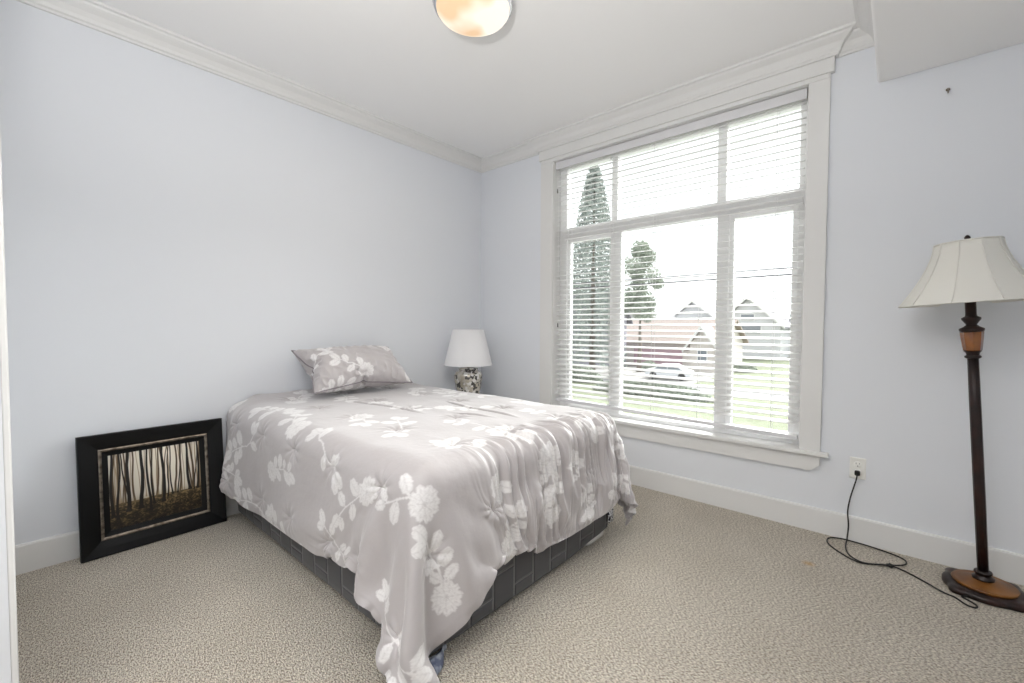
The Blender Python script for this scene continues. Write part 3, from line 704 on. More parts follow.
[567,-2142,126,567,-2139,163,568,-2139,199,567,-2140,237,567,-2140,274,567,-2140,310,567,-2140,347,567,-2139,384,567,-2138,421,567,-2136,457,566,-2135,494,566,-2134,531,566,-2133,568,566,-2131,605,566,-2118,639,565,-2090,663,566,-2054,671,565,-2017,671,565,-1981,671,565,-1944,671,565,-1907,671,564,-1870,671,565,-1833,671,565,-1797,671,564,-1760,671,564,-1723,671,564,-1686,671,564,-1649,671,564,-1612,671,564,-1575,671,564,-1538,671,564,-1501,671,564,-1465,671,564,-1428,671,564,-1391,671,564,-1354,671,564,-1317,671,564,-1280,672,563,-1243,671,563,-1206,673,563,-1170,672,563,-1133,671,563,-1096,671,563,-1059,671,563,-1022,671,563,-985,671,563,-948,672,563,-911,673,563,-874,673,563,-838,669,562,-806,651,562,-787,620,562,-781,584,562,-779,547,562,-778,510,562,-776,473,562,-772,436,562,-767,400,563,-759,366,569,-776,339,578,-760,318,583,-769,287,587,-779,253,591,-768,218],
[604,-2143,126,604,-2139,163,604,-2140,200,604,-2141,236,604,-2141,273,604,-2140,310,604,-2139,347,604,-2138,384,603,-2138,421,603,-2136,457,603,-2135,494,603,-2134,531,603,-2133,568,603,-2131,604,603,-2117,638,602,-2090,663,602,-2055,671,602,-2017,671,602,-1981,671,602,-1944,671,602,-1907,671,601,-1870,671,601,-1833,671,601,-1797,671,601,-1760,671,601,-1723,671,601,-1686,671,601,-1649,671,601,-1612,671,601,-1575,671,601,-1538,671,600,-1501,671,601,-1464,671,601,-1428,671,601,-1391,671,600,-1354,671,600,-1317,671,600,-1280,671,600,-1243,671,599,-1206,672,600,-1170,671,600,-1133,671,600,-1096,671,600,-1059,671,600,-1022,671,600,-985,671,600,-948,672,600,-911,672,600,-874,673,599,-838,669,599,-807,650,599,-786,620,599,-782,583,599,-780,547,599,-778,510,599,-776,473,598,-773,436,598,-769,400,598,-762,364,600,-765,331,606,-774,306,615,-763,284,622,-778,258,627,-767,223],
[641,-2143,126,641,-2140,162,641,-2141,200,641,-2141,236,641,-2141,273,641,-2140,310,641,-2139,347,641,-2138,384,640,-2138,421,640,-2136,457,640,-2135,494,640,-2134,531,639,-2134,568,639,-2131,604,639,-2117,638,639,-2090,663,639,-2055,671,639,-2018,671,639,-1981,671,639,-1944,671,639,-1907,671,639,-1871,671,638,-1833,671,638,-1796,671,638,-1760,671,638,-1723,671,638,-1686,671,638,-1649,671,637,-1612,671,638,-1575,671,638,-1539,671,637,-1501,671,637,-1464,671,637,-1428,671,638,-1391,671,638,-1354,671,637,-1317,671,637,-1280,671,637,-1243,671,637,-1206,671,637,-1169,672,637,-1133,672,637,-1096,671,637,-1059,671,637,-1022,671,637,-985,672,637,-948,672,636,-911,672,637,-875,672,637,-838,669,636,-807,650,636,-787,619,636,-781,583,636,-780,546,636,-778,510,636,-776,473,635,-774,436,635,-770,399,635,-763,363,635,-757,328,638,-775,298,644,-764,275,651,-767,252,658,-781,225],
[678,-2144,125,678,-2141,163,678,-2142,199,678,-2142,236,678,-2141,273,677,-2140,310,677,-2139,347,677,-2138,383,677,-2137,420,677,-2136,457,677,-2135,494,677,-2134,531,676,-2133,568,676,-2132,604,676,-2117,638,676,-2090,662,676,-2055,671,676,-2018,671,676,-1981,671,675,-1944,671,675,-1907,671,675,-1870,671,675,-1834,671,675,-1797,671,674,-1760,671,674,-1723,671,674,-1686,671,675,-1649,671,674,-1612,671,674,-1575,671,674,-1538,671,674,-1502,671,674,-1465,671,674,-1427,671,674,-1391,671,674,-1354,671,674,-1317,671,674,-1280,671,674,-1243,671,674,-1207,671,674,-1169,671,674,-1133,672,674,-1096,671,674,-1059,671,674,-1022,671,674,-985,671,674,-949,672,673,-911,672,673,-874,672,674,-838,668,674,-807,650,673,-787,619,673,-781,583,673,-780,546,672,-778,509,672,-776,472,672,-775,436,672,-772,399,672,-765,363,672,-757,327,672,-765,293,673,-777,262,677,-754,239,677,-770,211],
[715,-2145,125,714,-2141,163,714,-2143,199,714,-2143,236,714,-2142,273,714,-2140,310,714,-2139,347,714,-2138,383,714,-2137,420,713,-2135,457,713,-2135,494,713,-2134,531,713,-2133,567,713,-2132,604,713,-2117,638,712,-2090,662,712,-2054,671,712,-2018,671,713,-1981,671,712,-1944,671,712,-1907,671,712,-1870,671,712,-1834,671,712,-1797,671,711,-1760,671,711,-1723,671,711,-1686,671,711,-1649,671,711,-1612,671,711,-1575,671,711,-1538,671,711,-1501,671,711,-1465,671,711,-1428,671,711,-1391,671,711,-1354,671,711,-1317,671,711,-1280,671,711,-1243,671,711,-1207,671,711,-1170,671,711,-1133,671,711,-1096,671,711,-1059,671,711,-1022,671,710,-985,671,710,-948,671,711,-912,672,710,-874,673,710,-838,668,710,-807,650,710,-787,619,710,-781,583,709,-780,546,709,-777,509,709,-776,472,709,-776,436,709,-773,399,709,-767,363,708,-758,327,709,-761,291,708,-778,259,710,-764,230,707,-755,199],
[752,-2145,125,751,-2142,162,751,-2144,199,751,-2144,236,751,-2143,273,751,-2142,310,751,-2140,347,750,-2138,383,750,-2137,420,750,-2136,457,750,-2134,494,750,-2134,531,749,-2133,567,750,-2131,604,749,-2117,638,749,-2090,662,749,-2055,671,749,-2018,671,749,-1981,671,749,-1944,671,749,-1907,671,748,-1870,671,748,-1834,671,748,-1797,671,748,-1760,671,748,-1723,671,748,-1686,671,748,-1649,671,748,-1612,671,748,-1576,671,748,-1539,671,748,-1502,671,748,-1465,671,748,-1428,671,748,-1391,671,748,-1354,671,748,-1317,671,748,-1280,671,748,-1243,671,748,-1207,671,748,-1170,671,748,-1133,671,748,-1096,671,748,-1059,671,748,-1022,671,747,-985,671,747,-948,671,747,-912,671,747,-875,672,747,-837,669,747,-807,649,747,-787,619,747,-781,583,747,-780,546,746,-776,509,746,-777,472,746,-777,436,745,-774,399,745,-767,363,745,-761,326,745,-760,290,745,-775,257,745,-773,223,743,-753,194],
[788,-2146,125,788,-2143,162,788,-2145,199,788,-2145,236,788,-2144,273,787,-2142,310,788,-2141,346,787,-2138,383,787,-2137,420,787,-2136,457,787,-2135,493,786,-2134,531,786,-2133,567,786,-2131,604,786,-2117,638,786,-2090,662,786,-2055,671,786,-2018,671,786,-1981,671,786,-1944,671,786,-1907,671,785,-1871,671,785,-1834,671,785,-1797,671,785,-1760,671,785,-1723,671,785,-1686,671,785,-1649,671,784,-1612,671,785,-1575,671,785,-1539,671,785,-1502,671,784,-1465,671,784,-1428,671,784,-1391,671,785,-1354,671,785,-1317,671,784,-1280,671,785,-1243,671,785,-1206,671,785,-1170,671,785,-1133,671,784,-1096,671,784,-1059,671,784,-1022,671,784,-985,671,784,-948,671,784,-911,671,784,-875,672,784,-838,668,784,-806,650,783,-787,619,783,-782,583,783,-781,546,783,-778,509,783,-777,472,782,-778,435,782,-775,399,782,-768,362,782,-762,326,782,-761,289,781,-772,255,781,-776,220,780,-757,189],
[825,-2147,125,825,-2144,163,824,-2146,200,824,-2146,236,825,-2144,273,824,-2142,310,824,-2140,347,824,-2139,383,824,-2137,420,823,-2136,457,823,-2135,494,823,-2134,530,823,-2133,567,823,-2131,604,823,-2117,638,823,-2090,662,822,-2055,671,823,-2018,671,823,-1981,671,822,-1944,671,822,-1907,671,822,-1870,671,822,-1834,671,822,-1797,671,822,-1760,671,821,-1723,671,822,-1686,671,822,-1650,671,821,-1612,671,821,-1575,671,821,-1539,671,821,-1502,671,821,-1465,671,821,-1428,671,821,-1391,671,821,-1355,671,821,-1317,671,821,-1280,671,821,-1243,671,821,-1206,671,821,-1170,671,822,-1133,671,821,-1096,671,821,-1059,671,821,-1022,671,821,-985,671,821,-948,671,821,-911,671,821,-874,672,821,-838,668,821,-806,650,820,-786,619,820,-782,582,820,-781,546,820,-779,509,820,-775,472,819,-778,435,819,-776,398,819,-770,362,819,-764,326,819,-762,289,818,-770,254,817,-776,218,816,-761,185],
[862,-2147,126,862,-2146,163,861,-2147,200,861,-2147,237,861,-2144,273,861,-2142,310,861,-2140,347,861,-2138,383,861,-2137,420,861,-2136,457,860,-2135,494,860,-2134,531,860,-2133,567,860,-2131,604,859,-2118,638,859,-2090,662,859,-2055,671,859,-2018,671,859,-1981,671,859,-1944,671,859,-1907,671,859,-1871,671,858,-1834,671,859,-1797,671,859,-1760,671,858,-1723,671,858,-1686,671,858,-1649,671,858,-1613,671,858,-1576,671,858,-1539,671,858,-1502,671,858,-1465,671,858,-1428,671,858,-1391,671,858,-1354,671,858,-1317,671,858,-1280,671,858,-1243,671,858,-1206,671,858,-1169,671,858,-1133,671,858,-1096,671,858,-1059,671,858,-1022,671,858,-985,671,858,-948,671,857,-911,671,857,-874,672,857,-838,668,857,-807,649,857,-787,619,857,-781,583,856,-781,546,856,-779,509,856,-777,472,856,-778,436,855,-776,398,855,-771,362,855,-765,325,855,-763,289,855,-769,253,854,-775,217,853,-764,182],
[899,-2148,126,898,-2147,163,898,-2149,200,898,-2148,237,898,-2146,273,898,-2143,310,898,-2140,347,897,-2138,383,897,-2137,420,897,-2136,457,897,-2135,494,897,-2134,530,896,-2134,568,896,-2131,604,896,-2118,638,896,-2090,662,896,-2055,671,896,-2018,671,896,-1981,671,896,-1944,671,896,-1907,671,895,-1871,671,895,-1834,671,895,-1797,671,895,-1760,671,895,-1723,671,895,-1686,671,895,-1649,671,895,-1613,671,895,-1576,671,895,-1539,671,894,-1502,671,894,-1465,671,895,-1428,671,895,-1391,671,895,-1354,671,895,-1317,671,895,-1280,671,895,-1243,671,895,-1207,671,895,-1169,671,895,-1133,671,895,-1096,671,895,-1059,671,894,-1022,671,894,-985,671,894,-949,671,894,-911,671,894,-874,672,894,-838,668,894,-806,650,894,-787,619,894,-781,583,893,-781,546,893,-780,509,893,-778,472,892,-778,435,892,-776,399,892,-772,362,892,-766,325,892,-764,288,891,-769,252,891,-775,216,890,-765,181],
[936,-2149,127,935,-2147,164,935,-2152,200,934,-2150,237,934,-2147,274,935,-2144,310,934,-2140,347,934,-2139,383,934,-2137,420,934,-2136,457,934,-2135,494,933,-2134,531,933,-2133,567,933,-2131,604,933,-2117,638,933,-2090,662,933,-2055,671,933,-2018,671,933,-1981,671,932,-1944,671,932,-1907,671,932,-1871,671,932,-1834,671,932,-1797,671,932,-1760,671,932,-1723,671,932,-1686,671,931,-1649,671,931,-1612,671,931,-1576,671,932,-1539,671,932,-1502,671,931,-1465,671,931,-1428,671,931,-1391,671,931,-1354,671,932,-1317,671,931,-1280,671,931,-1243,671,932,-1207,671,932,-1170,671,931,-1133,671,931,-1096,671,932,-1059,671,931,-1022,671,931,-985,671,931,-949,671,931,-912,671,931,-874,672,931,-838,669,931,-806,649,930,-787,619,930,-781,582,930,-781,546,930,-780,509,929,-779,472,929,-778,435,929,-776,399,929,-772,362,929,-768,325,928,-766,288,928,-770,252,928,-774,216,927,-766,180],
[973,-2149,128,972,-2148,165,971,-2155,200,971,-2151,237,971,-2148,274,971,-2145,310,971,-2140,347,971,-2139,383,971,-2138,420,971,-2137,457,970,-2135,494,970,-2134,531,970,-2133,567,970,-2132,604,969,-2118,639,970,-2090,663,970,-2055,672,969,-2018,671,969,-1981,671,969,-1944,671,969,-1907,671,969,-1870,671,969,-1834,671,969,-1797,671,968,-1760,671,968,-1723,671,968,-1686,671,968,-1650,671,968,-1613,671,968,-1576,671,968,-1539,671,968,-1502,671,968,-1465,671,968,-1428,671,968,-1391,671,968,-1354,671,968,-1317,671,968,-1280,671,968,-1243,671,968,-1206,671,968,-1170,672,968,-1133,671,968,-1096,671,968,-1059,671,968,-1022,671,968,-985,671,968,-948,671,968,-912,672,968,-875,671,968,-837,669,967,-806,650,967,-787,619,967,-781,582,967,-781,545,967,-780,509,966,-779,472,966,-778,435,966,-776,398,966,-773,361,966,-769,325,965,-768,288,965,-772,251,965,-773,215,964,-766,178],
[1010,-2150,129,1009,-2148,165,1008,-2157,201,1008,-2154,237,1008,-2148,273,1008,-2146,311,1008,-2141,347,1008,-2139,384,1008,-2138,420,1007,-2137,457,1007,-2135,494,1007,-2134,531,1007,-2134,567,1007,-2131,604,1006,-2119,639,1006,-2091,663,1006,-2055,671,1006,-2018,671,1006,-1981,671,1006,-1944,671,1006,-1907,671,1005,-1870,671,1006,-1834,671,1005,-1797,671,1006,-1760,671,1005,-1723,671,1005,-1686,671,1005,-1649,671,1005,-1613,671,1005,-1576,671,1005,-1539,671,1005,-1502,671,1005,-1465,671,1005,-1428,671,1005,-1391,671,1005,-1354,671,1005,-1317,671,1005,-1280,671,1005,-1243,671,1005,-1206,671,1005,-1169,671,1005,-1133,671,1005,-1096,671,1005,-1059,671,1005,-1022,671,1005,-986,671,1004,-948,671,1004,-912,672,1005,-875,672,1005,-838,669,1004,-806,650,1004,-786,619,1004,-781,582,1004,-781,546,1003,-780,508,1003,-779,472,1003,-778,435,1002,-777,398,1002,-773,361,1002,-771,325,1002,-770,288,1002,-773,251,1001,-772,214,1001,-766,178],
[1047,-2150,130,1045,-2147,167,1044,-2158,201,1044,-2157,238,1045,-2150,274,1045,-2145,310,1044,-2142,347,1044,-2140,384,1044,-2139,420,1044,-2138,457,1044,-2136,494,1043,-2135,531,1043,-2134,568,1043,-2131,604,1043,-2119,639,1043,-2091,663,1043,-2055,673,1043,-2018,671,1043,-1981,671,1042,-1944,671,1042,-1908,671,1042,-1871,671,1042,-1834,671,1042,-1797,671,1042,-1760,671,1042,-1723,671,1042,-1686,671,1042,-1649,671,1042,-1613,671,1042,-1576,671,1042,-1539,671,1041,-1502,671,1041,-1465,671,1041,-1428,671,1042,-1391,671,1042,-1354,671,1042,-1317,671,1042,-1280,671,1042,-1243,671,1042,-1207,671,1042,-1169,671,1042,-1133,671,1042,-1096,671,1042,-1059,671,1042,-1022,671,1042,-985,671,1041,-948,671,1041,-911,672,1041,-874,672,1041,-838,668,1041,-806,649,1041,-786,619,1041,-782,582,1041,-781,546,1040,-780,508,1040,-780,471,1040,-779,435,1040,-776,398,1039,-774,361,1039,-773,324,1039,-773,287,1039,-773,251,1038,-771,214,1038,-766,177],
[1084,-2151,133,1082,-2145,169,1081,-2158,202,1081,-2161,238,1081,-2153,274,1081,-2147,310,1081,-2142,347,1081,-2140,384,1081,-2139,421,1081,-2138,457,1081,-2136,494,1080,-2135,531,1080,-2134,568,1080,-2131,604,1080,-2118,638,1080,-2090,662,1080,-2055,672,1080,-2018,671,1079,-1981,671,1079,-1944,671,1079,-1908,671,1079,-1871,671,1079,-1834,671,1079,-1797,671,1079,-1760,671,1079,-1723,671,1079,-1687,671,1078,-1649,671,1078,-1612,671,1078,-1576,671,1078,-1539,671,1078,-1502,671,1078,-1465,671,1078,-1428,671,1078,-1391,671,1078,-1354,671,1078,-1317,671,1078,-1280,671,1078,-1243,671,1079,-1206,671,1078,-1169,671,1079,-1133,671,1079,-1096,671,1078,-1059,671,1078,-1022,671,1079,-985,672,1079,-948,672,1078,-911,671,1078,-874,672,1078,-838,667,1078,-806,649,1078,-786,619,1077,-782,582,1077,-781,545,1077,-781,508,1077,-779,471,1076,-778,434,1076,-777,398,1076,-775,361,1076,-774,324,1075,-774,287,1075,-773,251,1075,-770,214,1074,-766,177],
[1121,-2154,136,1118,-2143,170,1118,-2156,204,1118,-2163,239,1118,-2156,275,1118,-2148,311,1118,-2144,347,1118,-2141,384,1118,-2140,421,1117,-2138,458,1117,-2136,494,1117,-2135,531,1117,-2134,568,1117,-2131,605,1117,-2117,638,1117,-2090,662,1117,-2055,672,1117,-2018,672,1116,-1981,671,1116,-1944,671,1116,-1908,671,1116,-1871,671,1116,-1834,671,1115,-1797,671,1115,-1760,671,1115,-1723,671,1115,-1687,671,1115,-1650,671,1115,-1612,671,1115,-1576,671,1115,-1539,671,1115,-1502,671,1115,-1465,671,1115,-1429,673,1115,-1392,672,1115,-1354,671,1115,-1317,671,1115,-1280,671,1115,-1243,671,1115,-1206,671,1115,-1169,671,1115,-1133,671,1115,-1096,671,1115,-1059,671,1115,-1022,672,1115,-985,672,1115,-948,672,1115,-911,671,1115,-874,672,1115,-837,668,1115,-807,649,1115,-787,618,1115,-782,582,1114,-781,545,1114,-780,508,1114,-779,471,1113,-778,434,1113,-777,397,1113,-776,361,1113,-775,324,1112,-775,287,1112,-772,250,1112,-769,214,1111,-766,177],
[1157,-2157,139,1155,-2143,173,1154,-2152,207,1154,-2165,239,1155,-2158,275,1155,-2150,311,1154,-2144,347,1155,-2142,384,1155,-2140,421,1154,-2139,458,1154,-2137,495,1154,-2135,531,1154,-2133,568,1153,-2132,605,1153,-2117,638,1154,-2091,662,1153,-2055,672,1153,-2018,671,1153,-1981,671,1153,-1944,671,1152,-1907,673,1153,-1871,671,1153,-1834,671,1152,-1797,671,1152,-1760,671,1152,-1723,671,1152,-1686,671,1152,-1650,671,1152,-1613,671,1152,-1576,671,1152,-1539,671,1152,-1502,671,1152,-1465,671,1152,-1429,674,1152,-1392,672,1152,-1355,673,1152,-1317,671,1152,-1280,671,1152,-1243,671,1152,-1206,671,1152,-1170,671,1152,-1133,671,1152,-1096,671,1152,-1059,671,1152,-1022,672,1152,-985,673,1152,-948,671,1152,-911,671,1152,-874,671,1152,-837,669,1152,-807,649,1152,-788,618,1151,-782,582,1151,-781,545,1150,-780,508,1150,-779,471,1150,-779,435,1150,-777,398,1149,-777,361,1149,-776,324,1149,-774,288,1149,-772,251,1149,-769,214,1149,-766,177],
[1194,-2159,143,1192,-2146,176,1190,-2147,210,1191,-2166,240,1191,-2159,275,1191,-2152,311,1191,-2145,347,1191,-2142,384,1191,-2140,421,1191,-2140,458,1191,-2137,495,1191,-2136,531,1191,-2134,568,1191,-2132,605,1190,-2118,639,1190,-2090,662,1190,-2055,671,1190,-2018,671,1190,-1981,671,1190,-1944,671,1189,-1907,673,1189,-1871,671,1189,-1834,671,1189,-1797,671,1189,-1760,671,1189,-1723,671,1189,-1687,671,1189,-1649,671,1189,-1613,671,1189,-1576,671,1188,-1539,671,1188,-1502,671,1188,-1465,671,1188,-1428,673,1189,-1392,671,1189,-1355,672,1189,-1317,671,1188,-1280,671,1188,-1243,671,1189,-1207,671,1189,-1170,671,1189,-1133,671,1189,-1096,671,1189,-1059,671,1189,-1022,671,1189,-985,672,1189,-948,672,1189,-911,672,1189,-874,671,1189,-837,669,1188,-806,650,1188,-787,618,1188,-782,582,1188,-781,545,1187,-780,508,1187,-779,471,1187,-779,435,1187,-778,398,1186,-777,361,1186,-776,324,1186,-774,288,1186,-771,251,1185,-768,214,1186,-766,177],
[1230,-2159,148,1227,-2151,181,1227,-2143,212,1228,-2166,240,1228,-2160,275,1228,-2153,311,1228,-2147,347,1228,-2143,384,1228,-2141,421,1228,-2140,458,1228,-2137,494,1227,-2136,532,1227,-2134,568,1227,-2131,605,1227,-2119,639,1227,-2090,662,1227,-2055,671,1227,-2018,671,1226,-1981,671,1226,-1944,671,1226,-1908,671,1226,-1871,671,1226,-1834,671,1226,-1797,671,1226,-1760,671,1225,-1723,671,1226,-1687,671,1226,-1650,671,1225,-1613,671,1225,-1576,671,1225,-1539,671,1225,-1502,671,1225,-1465,671,1225,-1428,671,1225,-1391,671,1225,-1354,671,1225,-1317,671,1225,-1280,671,1225,-1243,671,1225,-1206,671,1225,-1170,671,1225,-1133,671,1225,-1096,671,1226,-1059,671,1225,-1022,672,1225,-985,672,1226,-949,672,1226,-912,672,1225,-874,671,1226,-838,668,1226,-806,650,1225,-786,619,1225,-782,582,1224,-782,545,1224,-781,508,1224,-779,471,1224,-779,435,1224,-778,398,1223,-776,361,1223,-775,324,1223,-774,288,1223,-769,251,1222,-767,215,1222,-765,178],
[1264,-2148,156,1263,-2158,186,1263,-2140,216,1264,-2162,241,1264,-2161,276,1265,-2154,312,1265,-2148,348,1265,-2145,384,1265,-2141,421,1264,-2140,458,1264,-2138,495,1264,-2135,531,1264,-2135,568,1264,-2131,605,1264,-2118,639,1263,-2091,663,1263,-2055,671,1263,-2018,671,1263,-1981,671,1263,-1944,671,1263,-1908,671,1263,-1871,671,1263,-1834,671,1262,-1797,671,1262,-1760,671,1262,-1723,671,1262,-1686,671,1262,-1650,671,1262,-1613,671,1262,-1576,671,1262,-1539,671,1262,-1502,671,1262,-1465,671,1262,-1428,671,1262,-1391,671,1262,-1354,671,1262,-1317,671,1262,-1280,671,1262,-1244,671,1262,-1206,671,1262,-1170,671,1262,-1133,671,1262,-1096,671,1262,-1059,671,1262,-1022,672,1262,-985,673,1262,-948,672,1263,-912,672,1262,-875,671,1262,-838,668,1262,-806,649,1262,-787,619,1262,-781,582,1261,-782,545,1261,-781,509,1261,-781,472,1260,-779,435,1260,-778,398,1260,-778,362,1259,-776,324,1259,-772,288,1259,-767,252,1259,-767,215,1259,-764,178],
[1294,-2143,164,1296,-2155,192,1298,-2145,220,1296,-2151,249,1301,-2164,276,1301,-2155,312,1301,-2150,348,1301,-2146,385,1301,-2143,421,1301,-2140,458,1301,-2138,495,1301,-2136,531,1301,-2134,568,1300,-2132,605,1301,-2117,638,1301,-2090,663,1300,-2055,673,1300,-2018,671,1300,-1981,671,1300,-1944,671,1300,-1908,672,1300,-1871,671,1299,-1834,671,1299,-1797,671,1299,-1760,671,1299,-1723,671,1299,-1686,671,1299,-1649,671,1299,-1613,671,1299,-1576,671,1299,-1539,671,1298,-1502,671,1299,-1465,671,1299,-1429,671,1299,-1391,671,1299,-1354,671,1299,-1317,671,1299,-1280,671,1299,-1244,671,1299,-1207,671,1299,-1170,671,1299,-1133,671,1299,-1096,671,1299,-1059,671,1299,-1022,671,1299,-986,672,1299,-949,673,1299,-912,672,1299,-875,671,1299,-838,668,1299,-807,649,1299,-788,618,1299,-781,582,1298,-782,545,1298,-781,508,1297,-781,472,1297,-780,435,1297,-778,398,1297,-779,361,1296,-775,325,1296,-767,289,1296,-765,252,1296,-767,216,1296,-764,178],
[1306,-2163,176,1322,-2142,199,1329,-2152,228,1328,-2140,257,1337,-2163,278,1338,-2160,313,1338,-2151,348,1338,-2148,385,1338,-2144,422,1338,-2140,458,1338,-2138,495,1338,-2136,532,1338,-2134,568,1337,-2132,605,1337,-2118,639,1337,-2090,662,1337,-2055,672,1337,-2018,671,1337,-1981,671,1337,-1944,671,1337,-1908,671,1336,-1871,671,1336,-1834,671,1336,-1797,671,1336,-1760,671,1336,-1723,671,1336,-1687,671,1336,-1650,671,1335,-1613,671,1336,-1576,671,1336,-1539,671,1336,-1502,671,1335,-1465,671,1335,-1428,671,1336,-1392,671,1336,-1354,671,1336,-1317,671,1335,-1280,671,1336,-1244,671,1336,-1207,671,1336,-1170,671,1336,-1133,671,1336,-1096,671,1336,-1059,671,1336,-1022,671,1336,-986,671,1336,-949,672,1336,-912,672,1336,-875,672,1336,-838,668,1336,-807,650,1336,-788,618,1335,-781,582,1335,-781,546,1334,-781,509,1334,-781,472,1334,-781,435,1333,-778,398,1333,-777,361,1333,-771,325,1332,-763,289,1332,-763,253,1333,-767,216,1333,-763,179],
[1335,-2147,185,1344,-2162,210,1360,-2145,231,1364,-2136,258,1370,-2150,282,1374,-2162,314,1375,-2154,349,1375,-2150,385,1375,-2147,422,1375,-2141,458,1374,-2139,495,1374,-2137,532,1374,-2134,568,1374,-2131,605,1374,-2119,640,1374,-2090,663,1374,-2055,672,1374,-2018,671,1373,-1981,671,1373,-1944,671,1373,-1908,671,1373,-1871,671,1373,-1834,671,1372,-1797,671,1372,-1760,671,1372,-1723,671,1372,-1687,671,1372,-1650,671,1372,-1613,671,1372,-1576,671,1372,-1539,671,1373,-1502,671,1372,-1465,671,1372,-1429,671,1372,-1392,671,1372,-1354,671,1373,-1318,671,1372,-1280,671,1372,-1243,671,1373,-1207,671,1373,-1170,671,1373,-1133,671,1373,-1096,671,1373,-1059,671,1373,-1022,671,1373,-986,671,1373,-949,672,1373,-912,672,1373,-875,672,1373,-838,668,1373,-807,650,1372,-788,618,1372,-781,582,1372,-781,546,1372,-781,509,1371,-781,472,1371,-781,435,1371,-779,398,1370,-774,362,1369,-765,326,1369,-761,290,1369,-763,253,1369,-767,217,1370,-762,180],
[1366,-2159,181,1368,-2145,210,1385,-2159,234,1393,-2146,262,1398,-2136,291,1405,-2150,319,1412,-2160,350,1411,-2152,386,1411,-2150,422,1411,-2143,459,1411,-2139,495,1411,-2138,532,1411,-2136,569,1411,-2132,605,1411,-2119,639,1411,-2091,663,1411,-2055,672,1411,-2018,671,1411,-1982,671,1410,-1945,671,1410,-1908,672,1410,-1871,672,1410,-1834,672,1409,-1797,671,1409,-1760,671,1409,-1724,672,1409,-1687,671,1409,-1650,671,1409,-1613,671,1409,-1576,671,1409,-1539,671,1409,-1502,671,1409,-1465,671,1409,-1429,671,1409,-1392,671,1409,-1354,671,1409,-1317,671,1409,-1281,671,1409,-1244,671,1409,-1207,671,1409,-1170,671,1410,-1133,671,1409,-1096,671,1410,-1060,671,1409,-1023,671,1409,-986,671,1410,-949,672,1410,-912,672,1410,-875,672,1410,-838,668,1409,-807,649,1409,-788,618,1409,-781,582,1408,-781,546,1408,-781,509,1408,-782,472,1407,-780,435,1407,-776,399,1406,-768,363,1405,-760,327,1405,-760,290,1406,-765,254,1406,-768,218,1406,-760,182],
[1402,-2161,181,1402,-2143,212,1405,-2137,244,1416,-2155,271,1425,-2150,300,1430,-2139,330,1438,-2147,359,1448,-2158,387,1447,-2154,423,1448,-2146,459,1448,-2140,495,1448,-2138,532,1448,-2136,569,1448,-2133,605,1448,-2118,639,1448,-2091,662,1448,-2055,673,1447,-2018,671,1447,-1982,671,1447,-1945,671,1447,-1908,672,1447,-1871,673,1447,-1834,673,1446,-1798,673,1446,-1761,673,1446,-1724,673,1446,-1687,672,1446,-1650,671,1446,-1613,671,1446,-1576,671,1446,-1539,671,1446,-1502,671,1446,-1465,671,1446,-1428,671,1446,-1392,671,1446,-1355,672,1446,-1317,671,1446,-1281,671,1446,-1244,671,1446,-1207,671,1446,-1170,671,1446,-1133,671,1446,-1096,671,1446,-1060,671,1447,-1023,671,1446,-986,672,1447,-949,673,1447,-912,672,1446,-875,672,1446,-838,668,1446,-807,650,1446,-788,619,1445,-781,583,1445,-781,546,1445,-781,509,1444,-782,472,1444,-779,436,1443,-770,400,1442,-761,364,1442,-758,328,1442,-761,291,1442,-769,255,1443,-768,219,1443,-758,183],
[1438,-2165,184,1437,-2144,212,1438,-2133,246,1440,-2139,280,1449,-2149,308,1457,-2155,338,1465,-2138,367,1472,-2143,397,1482,-2160,426,1484,-2152,460,1485,-2142,496,1485,-2138,532,1485,-2136,569,1484,-2133,605,1484,-2119,639,1485,-2091,662,1485,-2056,672,1485,-2019,672,1484,-1982,671,1484,-1945,671,1485,-1908,671,1484,-1871,672,1484,-1835,673,1484,-1798,673,1484,-1761,672,1483,-1724,672,1483,-1687,671,1483,-1650,672,1483,-1613,671,1483,-1576,671,1483,-1539,671,1483,-1502,671,1483,-1466,671,1483,-1428,671,1482,-1392,671,1483,-1355,672,1483,-1318,672,1482,-1280,671,1483,-1244,671,1483,-1207,671,1483,-1170,671,1483,-1133,671,1483,-1096,671,1483,-1059,671,1483,-1023,671,1483,-986,672,1484,-949,673,1484,-912,673,1483,-875,673,1483,-838,668,1483,-807,650,1483,-787,619,1482,-781,583,1482,-780,546,1481,-782,509,1481,-780,473,1480,-773,437,1479,-761,402,1478,-756,365,1479,-760,329,1478,-767,293,1478,-773,256,1479,-767,220,1480,-754,185],
